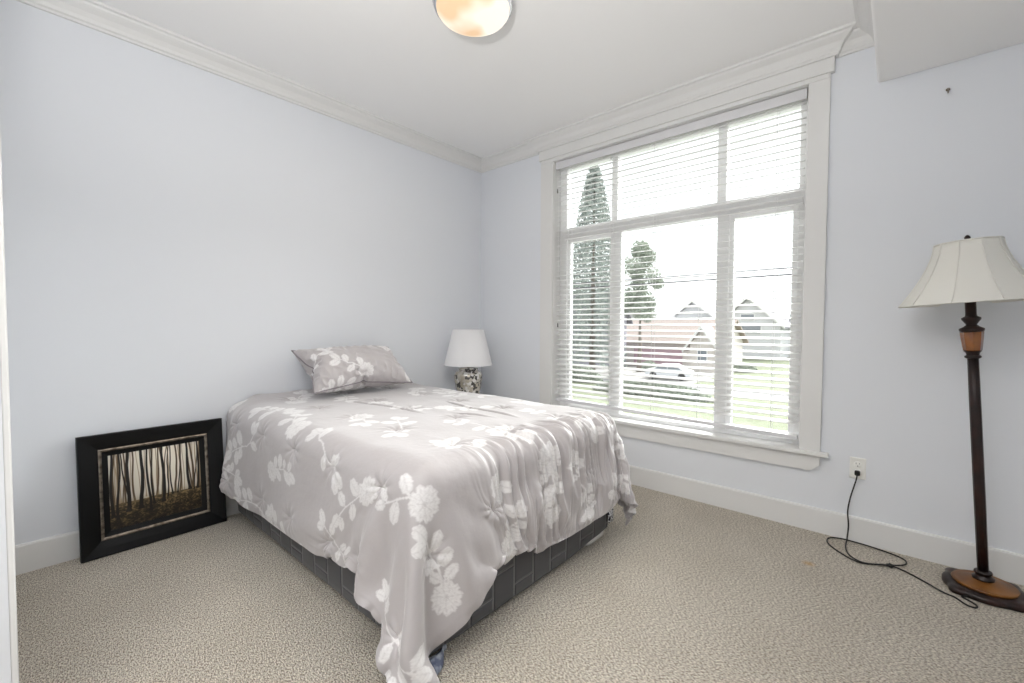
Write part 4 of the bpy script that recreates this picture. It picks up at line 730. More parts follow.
[1475,-2161,191,1465,-2151,221,1467,-2148,251,1476,-2135,278,1476,-2134,313,1481,-2142,346,1489,-2156,375,1496,-2147,407,1506,-2140,435,1518,-2155,463,1521,-2149,497,1521,-2141,532,1522,-2137,569,1521,-2134,605,1521,-2119,639,1521,-2091,663,1521,-2056,672,1522,-2019,672,1522,-1982,671,1521,-1945,671,1522,-1908,671,1522,-1872,672,1521,-1835,673,1521,-1798,672,1521,-1761,671,1520,-1725,671,1520,-1688,671,1520,-1651,671,1520,-1613,671,1519,-1576,671,1519,-1539,671,1519,-1502,671,1520,-1466,672,1519,-1429,672,1519,-1392,671,1519,-1355,671,1520,-1318,672,1519,-1281,672,1519,-1244,671,1520,-1207,671,1520,-1170,671,1520,-1133,671,1520,-1096,672,1520,-1059,672,1520,-1022,672,1520,-985,672,1520,-949,674,1520,-912,674,1520,-875,673,1520,-838,668,1520,-807,650,1519,-787,619,1519,-781,583,1518,-781,546,1518,-781,509,1517,-775,473,1516,-763,439,1515,-756,403,1515,-758,366,1515,-765,330,1514,-773,294,1515,-775,257,1516,-764,223,1516,-750,188],
[1484,-2166,219,1499,-2148,230,1497,-2159,257,1502,-2149,286,1511,-2139,314,1509,-2144,350,1513,-2138,384,1524,-2148,413,1532,-2153,444,1543,-2140,472,1554,-2149,500,1557,-2149,534,1558,-2138,568,1558,-2134,605,1558,-2119,639,1558,-2092,663,1558,-2056,673,1559,-2019,672,1559,-1982,672,1558,-1945,671,1558,-1909,671,1558,-1872,673,1558,-1835,674,1558,-1799,673,1557,-1762,675,1557,-1725,673,1557,-1688,671,1556,-1651,671,1556,-1614,671,1556,-1577,671,1556,-1540,671,1556,-1502,672,1556,-1465,672,1556,-1429,672,1556,-1392,672,1556,-1355,671,1556,-1318,671,1556,-1281,671,1556,-1244,671,1556,-1207,671,1556,-1170,671,1557,-1133,671,1557,-1096,671,1557,-1059,672,1557,-1023,673,1557,-986,673,1557,-949,673,1557,-912,674,1557,-875,673,1557,-839,668,1556,-807,650,1556,-788,619,1556,-781,583,1555,-782,546,1554,-776,510,1552,-764,476,1551,-757,440,1551,-760,404,1551,-764,367,1550,-773,332,1550,-779,296,1551,-772,260,1552,-759,226,1552,-745,191],
[1505,-2184,225,1518,-2162,249,1522,-2142,265,1530,-2159,290,1537,-2154,321,1544,-2145,352,1544,-2152,388,1549,-2141,419,1557,-2141,450,1569,-2155,478,1580,-2142,507,1587,-2139,538,1595,-2143,569,1595,-2133,604,1595,-2119,638,1595,-2092,663,1595,-2056,673,1595,-2019,672,1595,-1983,672,1595,-1946,672,1595,-1909,672,1595,-1872,674,1594,-1836,676,1594,-1799,676,1594,-1762,674,1593,-1725,671,1593,-1688,671,1593,-1651,671,1593,-1614,671,1593,-1577,671,1593,-1540,671,1593,-1503,671,1593,-1466,672,1593,-1429,672,1593,-1392,672,1593,-1355,672,1592,-1318,671,1593,-1281,671,1593,-1244,671,1593,-1207,671,1593,-1170,671,1593,-1133,671,1593,-1096,671,1594,-1059,672,1594,-1022,673,1594,-986,673,1594,-949,673,1594,-912,673,1594,-875,673,1593,-838,668,1593,-807,650,1593,-787,620,1592,-783,583,1592,-779,547,1589,-766,513,1588,-760,478,1586,-767,441,1586,-770,405,1587,-771,369,1585,-781,334,1586,-773,299,1587,-765,264,1588,-753,229,1588,-739,195],
[1536,-2175,209,1542,-2158,240,1551,-2147,268,1551,-2135,297,1561,-2151,325,1573,-2162,354,1578,-2155,389,1579,-2157,425,1583,-2144,458,1593,-2136,488,1608,-2152,513,1615,-2144,544,1626,-2135,572,1631,-2136,605,1631,-2119,638,1632,-2092,663,1632,-2057,673,1632,-2020,673,1632,-1983,672,1632,-1947,673,1632,-1910,674,1632,-1873,675,1631,-1836,673,1630,-1799,673,1630,-1762,673,1630,-1725,673,1630,-1688,672,1630,-1651,671,1630,-1614,671,1629,-1577,671,1629,-1540,671,1630,-1503,672,1630,-1466,672,1629,-1429,672,1629,-1392,672,1630,-1355,671,1629,-1318,671,1629,-1281,671,1630,-1244,671,1630,-1207,671,1630,-1170,671,1630,-1133,671,1630,-1096,671,1630,-1059,672,1630,-1022,673,1631,-986,673,1631,-949,673,1631,-912,673,1631,-875,673,1630,-838,669,1630,-807,650,1629,-787,620,1628,-780,584,1627,-769,549,1624,-765,515,1621,-774,480,1621,-776,443,1622,-773,407,1621,-779,373,1619,-771,339,1618,-758,304,1619,-749,269,1623,-746,233,1625,-733,199],
[1553,-2147,191,1565,-2137,224,1578,-2134,258,1584,-2140,292,1589,-2141,325,1598,-2145,357,1611,-2157,386,1615,-2154,422,1616,-2140,454,1625,-2136,486,1634,-2134,519,1649,-2147,544,1656,-2140,577,1666,-2132,606,1667,-2120,638,1668,-2092,663,1669,-2057,673,1669,-2021,673,1669,-1984,673,1669,-1947,673,1669,-1910,673,1668,-1873,673,1668,-1836,675,1667,-1799,674,1667,-1763,673,1666,-1726,672,1667,-1688,671,1666,-1651,671,1666,-1614,671,1666,-1577,671,1666,-1540,671,1666,-1503,672,1666,-1466,672,1666,-1429,671,1666,-1392,671,1666,-1355,671,1666,-1318,671,1666,-1281,671,1666,-1244,672,1666,-1207,673,1667,-1170,673,1667,-1133,673,1667,-1096,672,1667,-1059,672,1667,-1022,673,1667,-985,673,1668,-949,673,1668,-912,673,1668,-875,673,1667,-838,669,1666,-807,650,1665,-787,620,1664,-775,585,1659,-772,553,1657,-780,517,1656,-776,481,1656,-769,446,1657,-774,410,1656,-774,374,1655,-769,338,1653,-761,303,1653,-744,272,1657,-734,238,1661,-732,202],
[1587,-2146,178,1595,-2151,214,1601,-2156,250,1606,-2161,286,1613,-2166,321,1612,-2172,355,1631,-2164,384,1643,-2156,418,1649,-2150,454,1653,-2147,488,1668,-2134,514,1679,-2134,547,1690,-2139,575,1698,-2139,609,1703,-2123,641,1705,-2093,663,1706,-2058,673,1706,-2021,674,1706,-1984,674,1706,-1947,673,1705,-1910,673,1705,-1873,673,1705,-1837,673,1704,-1800,672,1703,-1763,671,1703,-1726,671,1703,-1689,671,1703,-1652,671,1703,-1615,671,1703,-1578,671,1703,-1540,671,1703,-1503,671,1703,-1466,671,1703,-1429,671,1703,-1393,671,1703,-1355,671,1703,-1318,671,1703,-1282,671,1703,-1245,671,1703,-1207,673,1703,-1170,674,1703,-1133,674,1704,-1096,674,1704,-1059,673,1704,-1022,673,1704,-985,673,1704,-948,673,1705,-912,673,1705,-875,673,1704,-838,669,1703,-806,651,1702,-786,621,1695,-779,591,1693,-779,555,1690,-770,520,1691,-767,484,1692,-765,448,1690,-762,412,1687,-754,376,1683,-747,340,1682,-745,304,1682,-751,269,1679,-750,238,1696,-733,214],
[1596,-2181,171,1603,-2186,208,1610,-2191,244,1618,-2195,279,1629,-2197,315,1638,-2192,349,1648,-2186,383,1659,-2180,418,1671,-2173,452,1682,-2164,487,1692,-2153,519,1710,-2138,544,1722,-2134,576,1730,-2133,608,1738,-2121,638,1741,-2094,661,1743,-2059,673,1743,-2021,673,1743,-1984,674,1742,-1948,674,1742,-1911,674,1742,-1874,674,1741,-1836,674,1741,-1800,674,1740,-1763,673,1740,-1726,672,1740,-1689,672,1740,-1652,672,1739,-1615,671,1739,-1577,671,1740,-1540,671,1740,-1503,671,1739,-1466,671,1739,-1429,671,1740,-1393,671,1739,-1356,671,1739,-1318,671,1739,-1281,671,1740,-1245,672,1740,-1208,672,1740,-1170,672,1740,-1133,673,1740,-1096,674,1740,-1059,674,1741,-1022,673,1741,-985,673,1741,-948,673,1741,-911,674,1742,-874,672,1741,-837,669,1739,-806,650,1734,-785,624,1727,-770,594,1722,-760,559,1720,-753,523,1722,-751,486,1722,-749,449,1722,-747,413,1720,-745,377,1718,-743,340,1715,-747,304,1712,-756,269,1704,-771,239,1700,-765,206],
[1618,-2206,163,1627,-2208,199,1638,-2206,234,1649,-2200,268,1659,-2192,303,1669,-2182,337,1679,-2173,371,1687,-2162,405,1697,-2153,439,1709,-2146,473,1720,-2139,507,1736,-2144,538,1752,-2144,570,1762,-2137,604,1771,-2122,636,1778,-2097,663,1781,-2060,673,1780,-2022,673,1779,-1984,673,1779,-1948,674,1779,-1911,674,1779,-1874,673,1778,-1837,673,1777,-1800,673,1777,-1763,673,1777,-1726,672,1777,-1689,672,1777,-1652,672,1776,-1615,672,1776,-1577,671,1776,-1540,671,1776,-1503,671,1776,-1467,671,1776,-1429,671,1776,-1392,671,1776,-1356,671,1776,-1319,671,1776,-1281,671,1776,-1245,672,1776,-1208,672,1777,-1171,672,1777,-1134,672,1777,-1097,672,1777,-1059,672,1778,-1023,672,1778,-986,673,1778,-948,673,1778,-911,672,1779,-874,673,1778,-836,670,1774,-804,649,1767,-783,621,1759,-780,586,1750,-777,554,1739,-778,520,1729,-775,486,1726,-771,449,1724,-767,412,1724,-767,376,1732,-770,341,1731,-775,311,1731,-780,276,1735,-775,241,1734,-757,209],
[1653,-2216,163,1657,-2194,186,1664,-2187,221,1671,-2176,255,1680,-2166,289,1690,-2156,323,1701,-2148,357,1713,-2140,391,1726,-2136,425,1740,-2136,460,1753,-2140,493,1767,-2136,526,1782,-2133,559,1795,-2132,593,1809,-2125,629,1818,-2099,658,1820,-2061,670,1818,-2022,671,1816,-1984,671,1816,-1947,671,1815,-1910,672,1815,-1873,672,1814,-1836,672,1814,-1799,672,1814,-1763,672,1814,-1725,672,1814,-1688,671,1813,-1651,670,1813,-1615,670,1813,-1578,671,1813,-1541,671,1813,-1503,670,1813,-1466,670,1813,-1429,670,1813,-1393,670,1813,-1355,670,1813,-1319,671,1813,-1282,671,1813,-1245,670,1813,-1208,670,1813,-1171,670,1813,-1134,670,1814,-1097,670,1814,-1060,670,1814,-1023,670,1815,-986,670,1815,-949,670,1816,-911,670,1817,-873,671,1819,-833,666,1812,-800,645,1802,-785,612,1791,-781,577,1781,-773,545,1769,-777,513,1757,-772,480,1748,-771,446,1747,-774,410,1749,-781,379,1751,-769,348,1759,-766,314,1752,-760,283,1745,-745,254,1761,-736,222],
[1682,-2214,170,1685,-2188,189,1686,-2163,208,1693,-2152,241,1706,-2144,275,1719,-2139,309,1732,-2135,343,1746,-2134,377,1759,-2138,411,1773,-2139,445,1787,-2137,479,1801,-2136,513,1815,-2135,547,1827,-2129,580,1841,-2119,613,1852,-2094,639,1855,-2058,652,1851,-2019,654,1850,-1983,655,1849,-1947,656,1849,-1910,657,1848,-1873,657,1848,-1836,657,1847,-1799,657,1847,-1762,657,1847,-1726,657,1847,-1689,657,1847,-1651,657,1847,-1614,656,1846,-1578,655,1846,-1541,656,1847,-1504,657,1846,-1466,656,1846,-1429,656,1846,-1393,656,1846,-1356,656,1846,-1319,656,1846,-1282,655,1846,-1245,656,1846,-1208,656,1846,-1171,655,1846,-1134,655,1847,-1097,655,1847,-1060,655,1847,-1023,654,1848,-987,654,1849,-950,654,1849,-912,653,1852,-875,654,1853,-836,649,1846,-804,629,1833,-791,596,1826,-783,565,1811,-780,534,1800,-771,506,1788,-773,472,1779,-771,441,1778,-781,410,1781,-774,376,1773,-772,345,1775,-755,316,1774,-738,284,1763,-726,253,1750,-711,224],
[1693,-2192,155,1702,-2175,182,1717,-2166,203,1726,-2145,227,1739,-2139,261,1752,-2136,295,1765,-2136,330,1779,-2137,364,1792,-2140,398,1803,-2142,433,1815,-2143,468,1830,-2140,501,1845,-2134,533,1858,-2133,566,1860,-2111,589,1872,-2085,608,1875,-2049,618,1872,-2014,624,1874,-1980,628,1874,-1945,629,1871,-1909,629,1872,-1873,629,1871,-1836,629,1871,-1799,629,1870,-1762,629,1869,-1725,628,1870,-1689,628,1870,-1652,629,1871,-1615,629,1870,-1578,628,1869,-1541,628,1870,-1504,629,1870,-1467,629,1870,-1430,628,1869,-1393,628,1870,-1356,628,1869,-1319,628,1869,-1282,628,1869,-1246,627,1869,-1209,627,1869,-1172,627,1869,-1135,627,1869,-1098,626,1869,-1061,626,1870,-1024,626,1870,-987,625,1870,-951,625,1873,-915,626,1873,-881,624,1872,-845,616,1866,-818,601,1859,-798,576,1846,-794,547,1838,-782,519,1824,-775,489,1815,-761,463,1807,-762,431,1795,-758,407,1800,-766,372,1799,-774,336,1792,-774,301,1783,-763,268,1776,-747,236,1778,-727,206],
[1712,-2195,153,1727,-2174,176,1741,-2156,191,1758,-2153,215,1770,-2151,249,1779,-2156,284,1788,-2161,319,1801,-2163,354,1815,-2163,388,1830,-2158,421,1846,-2148,453,1860,-2142,485,1874,-2145,517,1876,-2125,541,1869,-2100,558,1876,-2071,576,1879,-2038,585,1885,-2006,592,1880,-1974,594,1885,-1942,596,1878,-1910,593,1882,-1873,594,1881,-1837,594,1879,-1800,593,1879,-1763,593,1879,-1726,593,1879,-1689,593,1878,-1652,593,1879,-1616,593,1880,-1579,593,1878,-1542,593,1878,-1505,593,1878,-1468,593,1879,-1431,593,1878,-1393,593,1878,-1357,593,1878,-1320,593,1878,-1283,592,1878,-1246,592,1878,-1209,592,1878,-1173,592,1878,-1136,591,1877,-1099,591,1877,-1062,590,1877,-1025,590,1879,-988,590,1883,-953,592,1880,-920,592,1878,-884,588,1882,-851,582,1883,-822,573,1869,-812,549,1865,-794,524,1851,-792,496,1850,-767,473,1835,-767,446,1825,-751,423,1814,-739,397,1799,-740,364,1792,-743,330,1795,-748,295,1803,-750,261,1800,-751,225,1790,-750,190],
[1733,-2179,136,1743,-2158,156,1764,-2166,179,1769,-2174,208,1784,-2180,241,1799,-2181,274,1815,-2177,306,1830,-2168,339,1844,-2156,371,1859,-2147,403,1874,-2150,435,1887,-2156,468,1890,-2137,492,1867,-2116,509,1871,-2087,527,1882,-2057,543,1880,-2023,555,1880,-1990,564,1889,-1960,566,1881,-1931,565,1888,-1903,563,1879,-1872,559,1885,-1837,558,1883,-1800,557,1882,-1764,557,1882,-1727,556,1882,-1690,557,1880,-1653,557,1880,-1616,557,1879,-1579,557,1880,-1542,557,1880,-1505,557,1881,-1468,557,1882,-1431,556,1882,-1394,557,1881,-1357,557,1881,-1321,556,1882,-1284,556,1881,-1247,555,1880,-1210,555,1880,-1173,555,1880,-1137,555,1879,-1100,554,1878,-1063,554,1882,-1026,554,1889,-990,555,1880,-956,556,1888,-923,559,1889,-890,556,1884,-861,547,1896,-835,543,1887,-811,525,1874,-804,498,1871,-784,474,1855,-780,446,1852,-754,427,1837,-758,402,1831,-746,377,1824,-733,350,1816,-742,319,1806,-732,289,1795,-722,257,1792,-722,223,1803,-720,189],
[1759,-2193,149,1773,-2165,143,1785,-2179,166,1798,-2179,194,1814,-2182,224,1829,-2175,257,1841,-2162,288,1856,-2151,320,1872,-2151,353,1884,-2162,386,1897,-2168,418,1901,-2147,441,1878,-2127,459,1866,-2101,477,1879,-2072,494,1886,-2041,512,1891,-2011,526,1884,-1980,530,1886,-1949,537,1892,-1917,538,1886,-1891,533,1885,-1866,527,1888,-1837,522,1887,-1801,521,1885,-1764,520,1884,-1727,520,1884,-1690,520,1883,-1653,520,1882,-1616,520,1883,-1580,520,1884,-1543,520,1885,-1505,520,1885,-1469,521,1887,-1432,521,1887,-1395,520,1885,-1358,520,1883,-1321,520,1883,-1284,519,1883,-1248,519,1882,-1211,519,1883,-1174,518,1881,-1137,518,1879,-1101,518,1882,-1064,518,1890,-1028,518,1886,-992,519,1881,-957,520,1901,-930,525,1889,-898,522,1881,-868,516,1903,-847,510,1901,-818,497,1891,-798,475,1877,-798,448,1872,-779,425,1860,-767,400,1856,-743,383,1845,-747,357,1838,-744,328,1832,-721,306,1826,-728,275,1819,-732,242,1811,-709,221,1801,-684,200],
[1770,-2200,115,1798,-2186,132,1814,-2182,163,1828,-2192,189,1839,-2169,210,1853,-2156,238,1870,-2153,271,1884,-2161,303,1891,-2176,336,1906,-2180,367,1911,-2157,391,1889,-2136,409,1867,-2115,427,1873,-2085,445,1880,-2054,463,1893,-2027,480,1904,-1997,496,1890,-1968,499,1882,-1935,507,1898,-1908,507,1890,-1882,502,1899,-1855,500,1883,-1830,491,1892,-1800,486,1891,-1764,484,1889,-1727,484,1889,-1690,484,1889,-1654,484,1889,-1617,484,1890,-1580,484,1890,-1543,484,1890,-1506,484,1890,-1469,484,1887,-1432,484,1887,-1396,484,1887,-1359,483,1887,-1322,483,1885,-1285,483,1886,-1248,483,1886,-1212,482,1883,-1175,482,1881,-1138,481,1882,-1101,481,1889,-1065,482,1889,-1029,482,1880,-993,483,1891,-961,486,1910,-931,490,1895,-901,487,1891,-868,483,1896,-847,476,1914,-828,466,1897,-811,449,1899,-790,427,1884,-788,399,1870,-779,377,1867,-753,357,1859,-728,338,1851,-734,309,1844,-737,280,1840,-710,258,1832,-707,229,1829,-716,197,1812,-696,179],
[1790,-2228,104,1817,-2215,126,1839,-2204,150,1858,-2191,170,1867,-2167,193,1883,-2161,221,1892,-2174,254,1898,-2189,286,1914,-2191,317,1920,-2167,340,1901,-2144,359,1874,-2127,377,1866,-2099,395,1877,-2069,412,1884,-2038,430,1907,-2016,448,1904,-1986,462,1901,-1953,472,1885,-1925,473,1885,-1892,480,1904,-1868,476,1893,-1842,472,1905,-1815,469,1885,-1790,458,1893,-1762,451,1897,-1727,448,1898,-1690,448,1899,-1654,449,1900,-1617,449,1900,-1580,449,1898,-1543,449,1895,-1506,448,1893,-1470,448,1890,-1433,447,1887,-1396,447,1888,-1359,447,1890,-1323,447,1890,-1286,446,1889,-1249,446,1886,-1212,446,1883,-1176,445,1884,-1139,445,1888,-1103,445,1891,-1066,446,1883,-1030,446,1883,-994,447,1903,-964,451,1916,-931,454,1904,-898,452,1890,-872,451,1891,-844,442,1917,-835,432,1909,-815,419,1898,-802,399,1907,-783,376,1886,-780,349,1865,-769,328,1872,-744,310,1864,-719,287,1857,-722,259,1848,-726,230,1847,-698,209,1834,-686,185,1821,-698,154],
[1815,-2242,82,1840,-2226,106,1861,-2208,128,1877,-2181,145,1891,-2174,172,1897,-2189,204,1904,-2203,236,1922,-2201,266,1929,-2177,290,1912,-2152,309,1884,-2137,327,1865,-2113,345,1873,-2083,362,1880,-2052,380,1895,-2025,398,1918,-2003,416,1909,-1973,428,1903,-1945,437,1899,-1914,441,1896,-1882,451,1893,-1855,449,1902,-1829,445,1896,-1804,444,1908,-1778,435,1887,-1754,424,1892,-1725,414,1901,-1689,413,1906,-1653,414,1907,-1617,413,1901,-1581,413,1895,-1544,412,1893,-1507,412,1890,-1471,411,1889,-1434,410,1891,-1397,411,1893,-1360,411,1893,-1323,410,1892,-1287,410,1889,-1250,409,1885,-1213,409,1885,-1177,409,1889,-1140,409,1891,-1103,409,1886,-1067,409,1882,-1031,410,1892,-996,411,1912,-966,416,1922,-931,418,1904,-902,417,1883,-876,416,1897,-850,409,1909,-830,400,1926,-816,388,1901,-809,369,1901,-793,348,1909,-774,326,1885,-772,302,1869,-756,282,1880,-731,262,1874,-706,239,1862,-708,209,1850,-713,180,1840,-689,161,1826,-664,150],
[1832,-2226,54,1849,-2205,79,1867,-2187,104,1894,-2190,124,1902,-2203,154,1911,-2216,186,1930,-2211,216,1937,-2186,239,1923,-2160,258,1896,-2144,276,1870,-2126,295,1867,-2097,312,1878,-2066,330,1885,-2035,348,1908,-2014,366,1927,-1989,383,1908,-1963,393,1904,-1935,402,1913,-1903,410,1908,-1870,419,1889,-1842,420,1898,-1818,416,1890,-1792,415,1901,-1769,408,1904,-1745,400,1896,-1715,393,1891,-1688,384,1901,-1654,381,1899,-1618,378,1900,-1581,376,1897,-1545,376,1892,-1508,375,1893,-1471,375,1895,-1435,375,1897,-1398,374,1896,-1361,374,1893,-1324,374,1890,-1288,373,1887,-1251,373,1887,-1214,372,1890,-1178,372,1890,-1141,372,1886,-1104,373,1882,-1068,373,1888,-1032,374,1903,-998,376,1921,-967,380,1925,-932,382,1897,-911,383,1878,-883,381,1897,-857,376,1905,-831,369,1930,-824,356,1921,-804,340,1895,-802,319,1906,-788,298,1907,-766,277,1886,-755,260,1871,-742,235,1878,-716,216,1878,-698,190,1860,-690,163,1840,-696,135,1820,-675,124],
[1860,-2237,60,1875,-2210,68,1890,-2202,92,1903,-2213,110,1919,-2226,136,1937,-2222,165,1945,-2196,188,1934,-2169,208,1908,-2151,226,1880,-2137,244,1865,-2111,262,1874,-2081,280,1880,-2049,298,1895,-2021,315,1921,-2003,333,1933,-1975,350,1907,-1953,358,1900,-1923,368,1920,-1894,376,1916,-1860,385,1902,-1828,390,1883,-1802,390,1900,-1780,384,1883,-1755,384,1902,-1737,370,1895,-1709,366,1898,-1680,357,1892,-1651,349,1899,-1620,342,1896,-1583,340,1895,-1546,339,1897,-1510,339,1896,-1472,338,1898,-1435,338,1897,-1399,338,1894,-1362,337,1892,-1325,337,1890,-1288,337,1889,-1252,336,1889,-1215,336,1889,-1178,336,1885,-1141,336,1882,-1105,336,1886,-1068,336,1897,-1033,338,1913,-1001,341,1928,-967,344,1925,-932,345,1893,-915,347,1886,-888,347,1893,-857,345,1920,-846,344,1922,-823,324,1940,-807,310,1916,-811,293,1903,-798,271,1915,-781,248,1895,-768,232,1888,-748,212,1880,-735,191,1882,-720,167,1870,-705,146,1857,-690,119,1853,-666,112],
[1888,-2251,54,1901,-2226,66,1910,-2208,79,1931,-2211,97,1948,-2222,116,1946,-2205,140,1935,-2181,160,1921,-2156,177,1891,-2146,194,1868,-2124,212,1868,-2094,230,1879,-2064,248,1886,-2033,265,1907,-2009,283,1933,-1990,301,1938,-1960,317,1911,-1939,324,1898,-1910,334,1921,-1885,342,1919,-1852,349,1907,-1821,355,1883,-1796,356,1893,-1766,356,1890,-1746,354,1884,-1723,346,1898,-1699,337,1891,-1671,330,1899,-1643,321,1891,-1615,311,1900,-1584,304,1900,-1547,303,1900,-1510,302,1900,-1473,302,1898,-1436,301,1897,-1399,301,1895,-1363,301,1893,-1326,300,1890,-1289,300,1888,-1252,300,1886,-1216,300,1883,-1179,300,1882,-1142,300,1886,-1106,300,1895,-1070,301,1907,-1035,303,1922,-1002,306,1931,-967,308,1924,-931,309,1895,-911,311,1879,-886,312,1901,-860,312,1920,-846,311,1942,-836,304,1941,-819,280,1934,-809,262,1922,-810,250,1921,-793,227,1908,-778,202,1899,-761,188,1877,-756,165,1893,-734,146,1887,-721,126,1886,-692,113,1880,-672,88],
[1924,-2252,57,1919,-2225,40,1930,-2197,56,1949,-2201,73,1969,-2198,98,1957,-2182,121,1931,-2163,134,1906,-2148,146,1877,-2135,162,1865,-2107,180,1876,-2078,198,1885,-2047,216,1895,-2017,233,1920,-1998,251,1941,-1976,268,1940,-1944,284,1917,-1923,292,1899,-1898,300,1925,-1878,306,1918,-1846,313,1908,-1815,318,1886,-1790,320,1894,-1766,321,1899,-1739,320,1877,-1723,314,1888,-1691,310,1899,-1664,302,1891,-1636,293,1897,-1609,283,1885,-1582,273,1894,-1547,269,1898,-1511,267,1897,-1474,265,1896,-1437,265,1894,-1400,265,1891,-1363,264,1888,-1327,264,1886,-1290,264,1883,-1253,263,1882,-1216,263,1883,-1180,263,1888,-1143,263,1895,-1107,264,1904,-1071,265,1916,-1037,267,1928,-1002,270,1932,-966,271,1919,-932,272,1893,-909,276,1884,-878,281,1889,-851,284,1918,-842,278,1952,-845,275,1958,-830,258,1952,-814,233,1929,-820,218,1937,-797,204,1935,-773,190,1914,-780,166,1893,-775,141,1893,-750,124,1897,-730,102,1883,-708,86,1892,-687,67],
[1960,-2249,48,1951,-2223,29,1952,-2194,32,1962,-2177,57,1981,-2169,80,1956,-2159,96,1923,-2157,101,1891,-2144,113,1869,-2121,130,1870,-2090,148,1886,-2063,166,1894,-2032,184,1905,-2002,201,1931,-1984,219,1939,-1959,237,1936,-1929,254,1932,-1905,272,1916,-1887,274,1917,-1864,276,1925,-1838,282,1906,-1811,283,1891,-1782,285,1888,-1757,288,1909,-1737,285,1883,-1723,279,1894,-1693,279,1897,-1660,273,1900,-1633,265,1889,-1605,255,1896,-1577,248,1885,-1547,237,1881,-1512,235,1882,-1475,233,1883,-1438,231,1883,-1401,230,1882,-1365,229,1881,-1328,228,1882,-1291,228,1883,-1254,227,1886,-1218,227,1891,-1181,227,1897,-1144,228,1903,-1108,228,1913,-1073,230,1924,-1038,231,1932,-1002,233,1928,-967,234,1909,-936,237,1888,-906,242,1887,-876,251,1886,-843,250,1914,-843,246,1947,-844,240,1976,-829,235,1970,-807,217,1949,-814,191,1929,-798,173,1950,-777,163,1937,-770,142,1914,-777,117,1907,-761,98,1896,-741,81,1888,-723,60,1882,-694,39],
[1976,-2241,16,1978,-2212,33,1978,-2185,24,1980,-2161,34,1986,-2142,59,1953,-2139,66,1917,-2141,69,1885,-2129,81,1868,-2103,98,1879,-2074,116,1897,-2048,135,1907,-2018,152,1917,-1988,170,1941,-1971,188,1934,-1942,205,1931,-1910,223,1942,-1884,245,1933,-1862,258,1911,-1854,244,1922,-1824,251,1917,-1799,258,1894,-1776,251,1881,-1745,255,1908,-1729,252,1895,-1712,248,1905,-1692,250,1911,-1662,247,1903,-1637,234,1905,-1605,229,1892,-1577,219,1900,-1545,212,1900,-1510,208,1893,-1475,203,1886,-1439,197,1884,-1403,195,1885,-1366,193,1886,-1329,192,1888,-1292,192,1892,-1255,192,1896,-1219,192,1901,-1182,192,1905,-1146,192,1912,-1110,193,1921,-1074,194,1928,-1038,195,1932,-1001,196,1921,-967,198,1903,-936,202,1894,-902,207,1908,-871,221,1896,-844,216,1912,-828,214,1942,-845,206,1973,-836,201,1988,-812,191,1969,-796,171,1945,-801,146,1945,-785,129,1955,-763,116,1938,-771,93,1915,-768,69,1909,-742,54,1894,-735,37,1888,-712,17],
[2011,-2241,27,2006,-2207,16,2006,-2180,40,2006,-2155,16,1986,-2127,26,1950,-2122,33,1913,-2121,39,1879,-2113,48,1872,-2085,66,1886,-2058,85,1905,-2032,103,1922,-2005,122,1936,-1977,142,1937,-1950,165,1950,-1924,178,1945,-1894,195,1950,-1864,216,1945,-1838,235,1931,-1842,223,1911,-1814,220,1931,-1785,231,1916,-1755,238,1887,-1741,221,1896,-1713,223,1914,-1692,226,1893,-1670,227,1928,-1661,217,1920,-1633,211,1914,-1607,197,1917,-1571,199,1894,-1548,183,1891,-1512,177,1902,-1477,171,1906,-1441,168,1903,-1404,163,1901,-1367,161,1901,-1331,159,1902,-1294,157,1903,-1257,157,1906,-1220,156,1909,-1183,156,1913,-1147,156,1919,-1110,156,1923,-1074,157,1925,-1037,158,1924,-1000,159,1924,-963,162,1915,-928,167,1911,-892,176,1915,-860,189,1918,-839,188,1908,-815,180,1941,-830,172,1971,-838,166,1979,-817,162,1994,-794,147,1969,-789,121,1943,-797,96,1968,-773,86,1958,-754,68,1939,-752,53,1929,-751,39,1922,-723,20,1911,-704,28]]
COMFORTER_EXTENT = (0.015, 2.395, -2.665, -0.300)
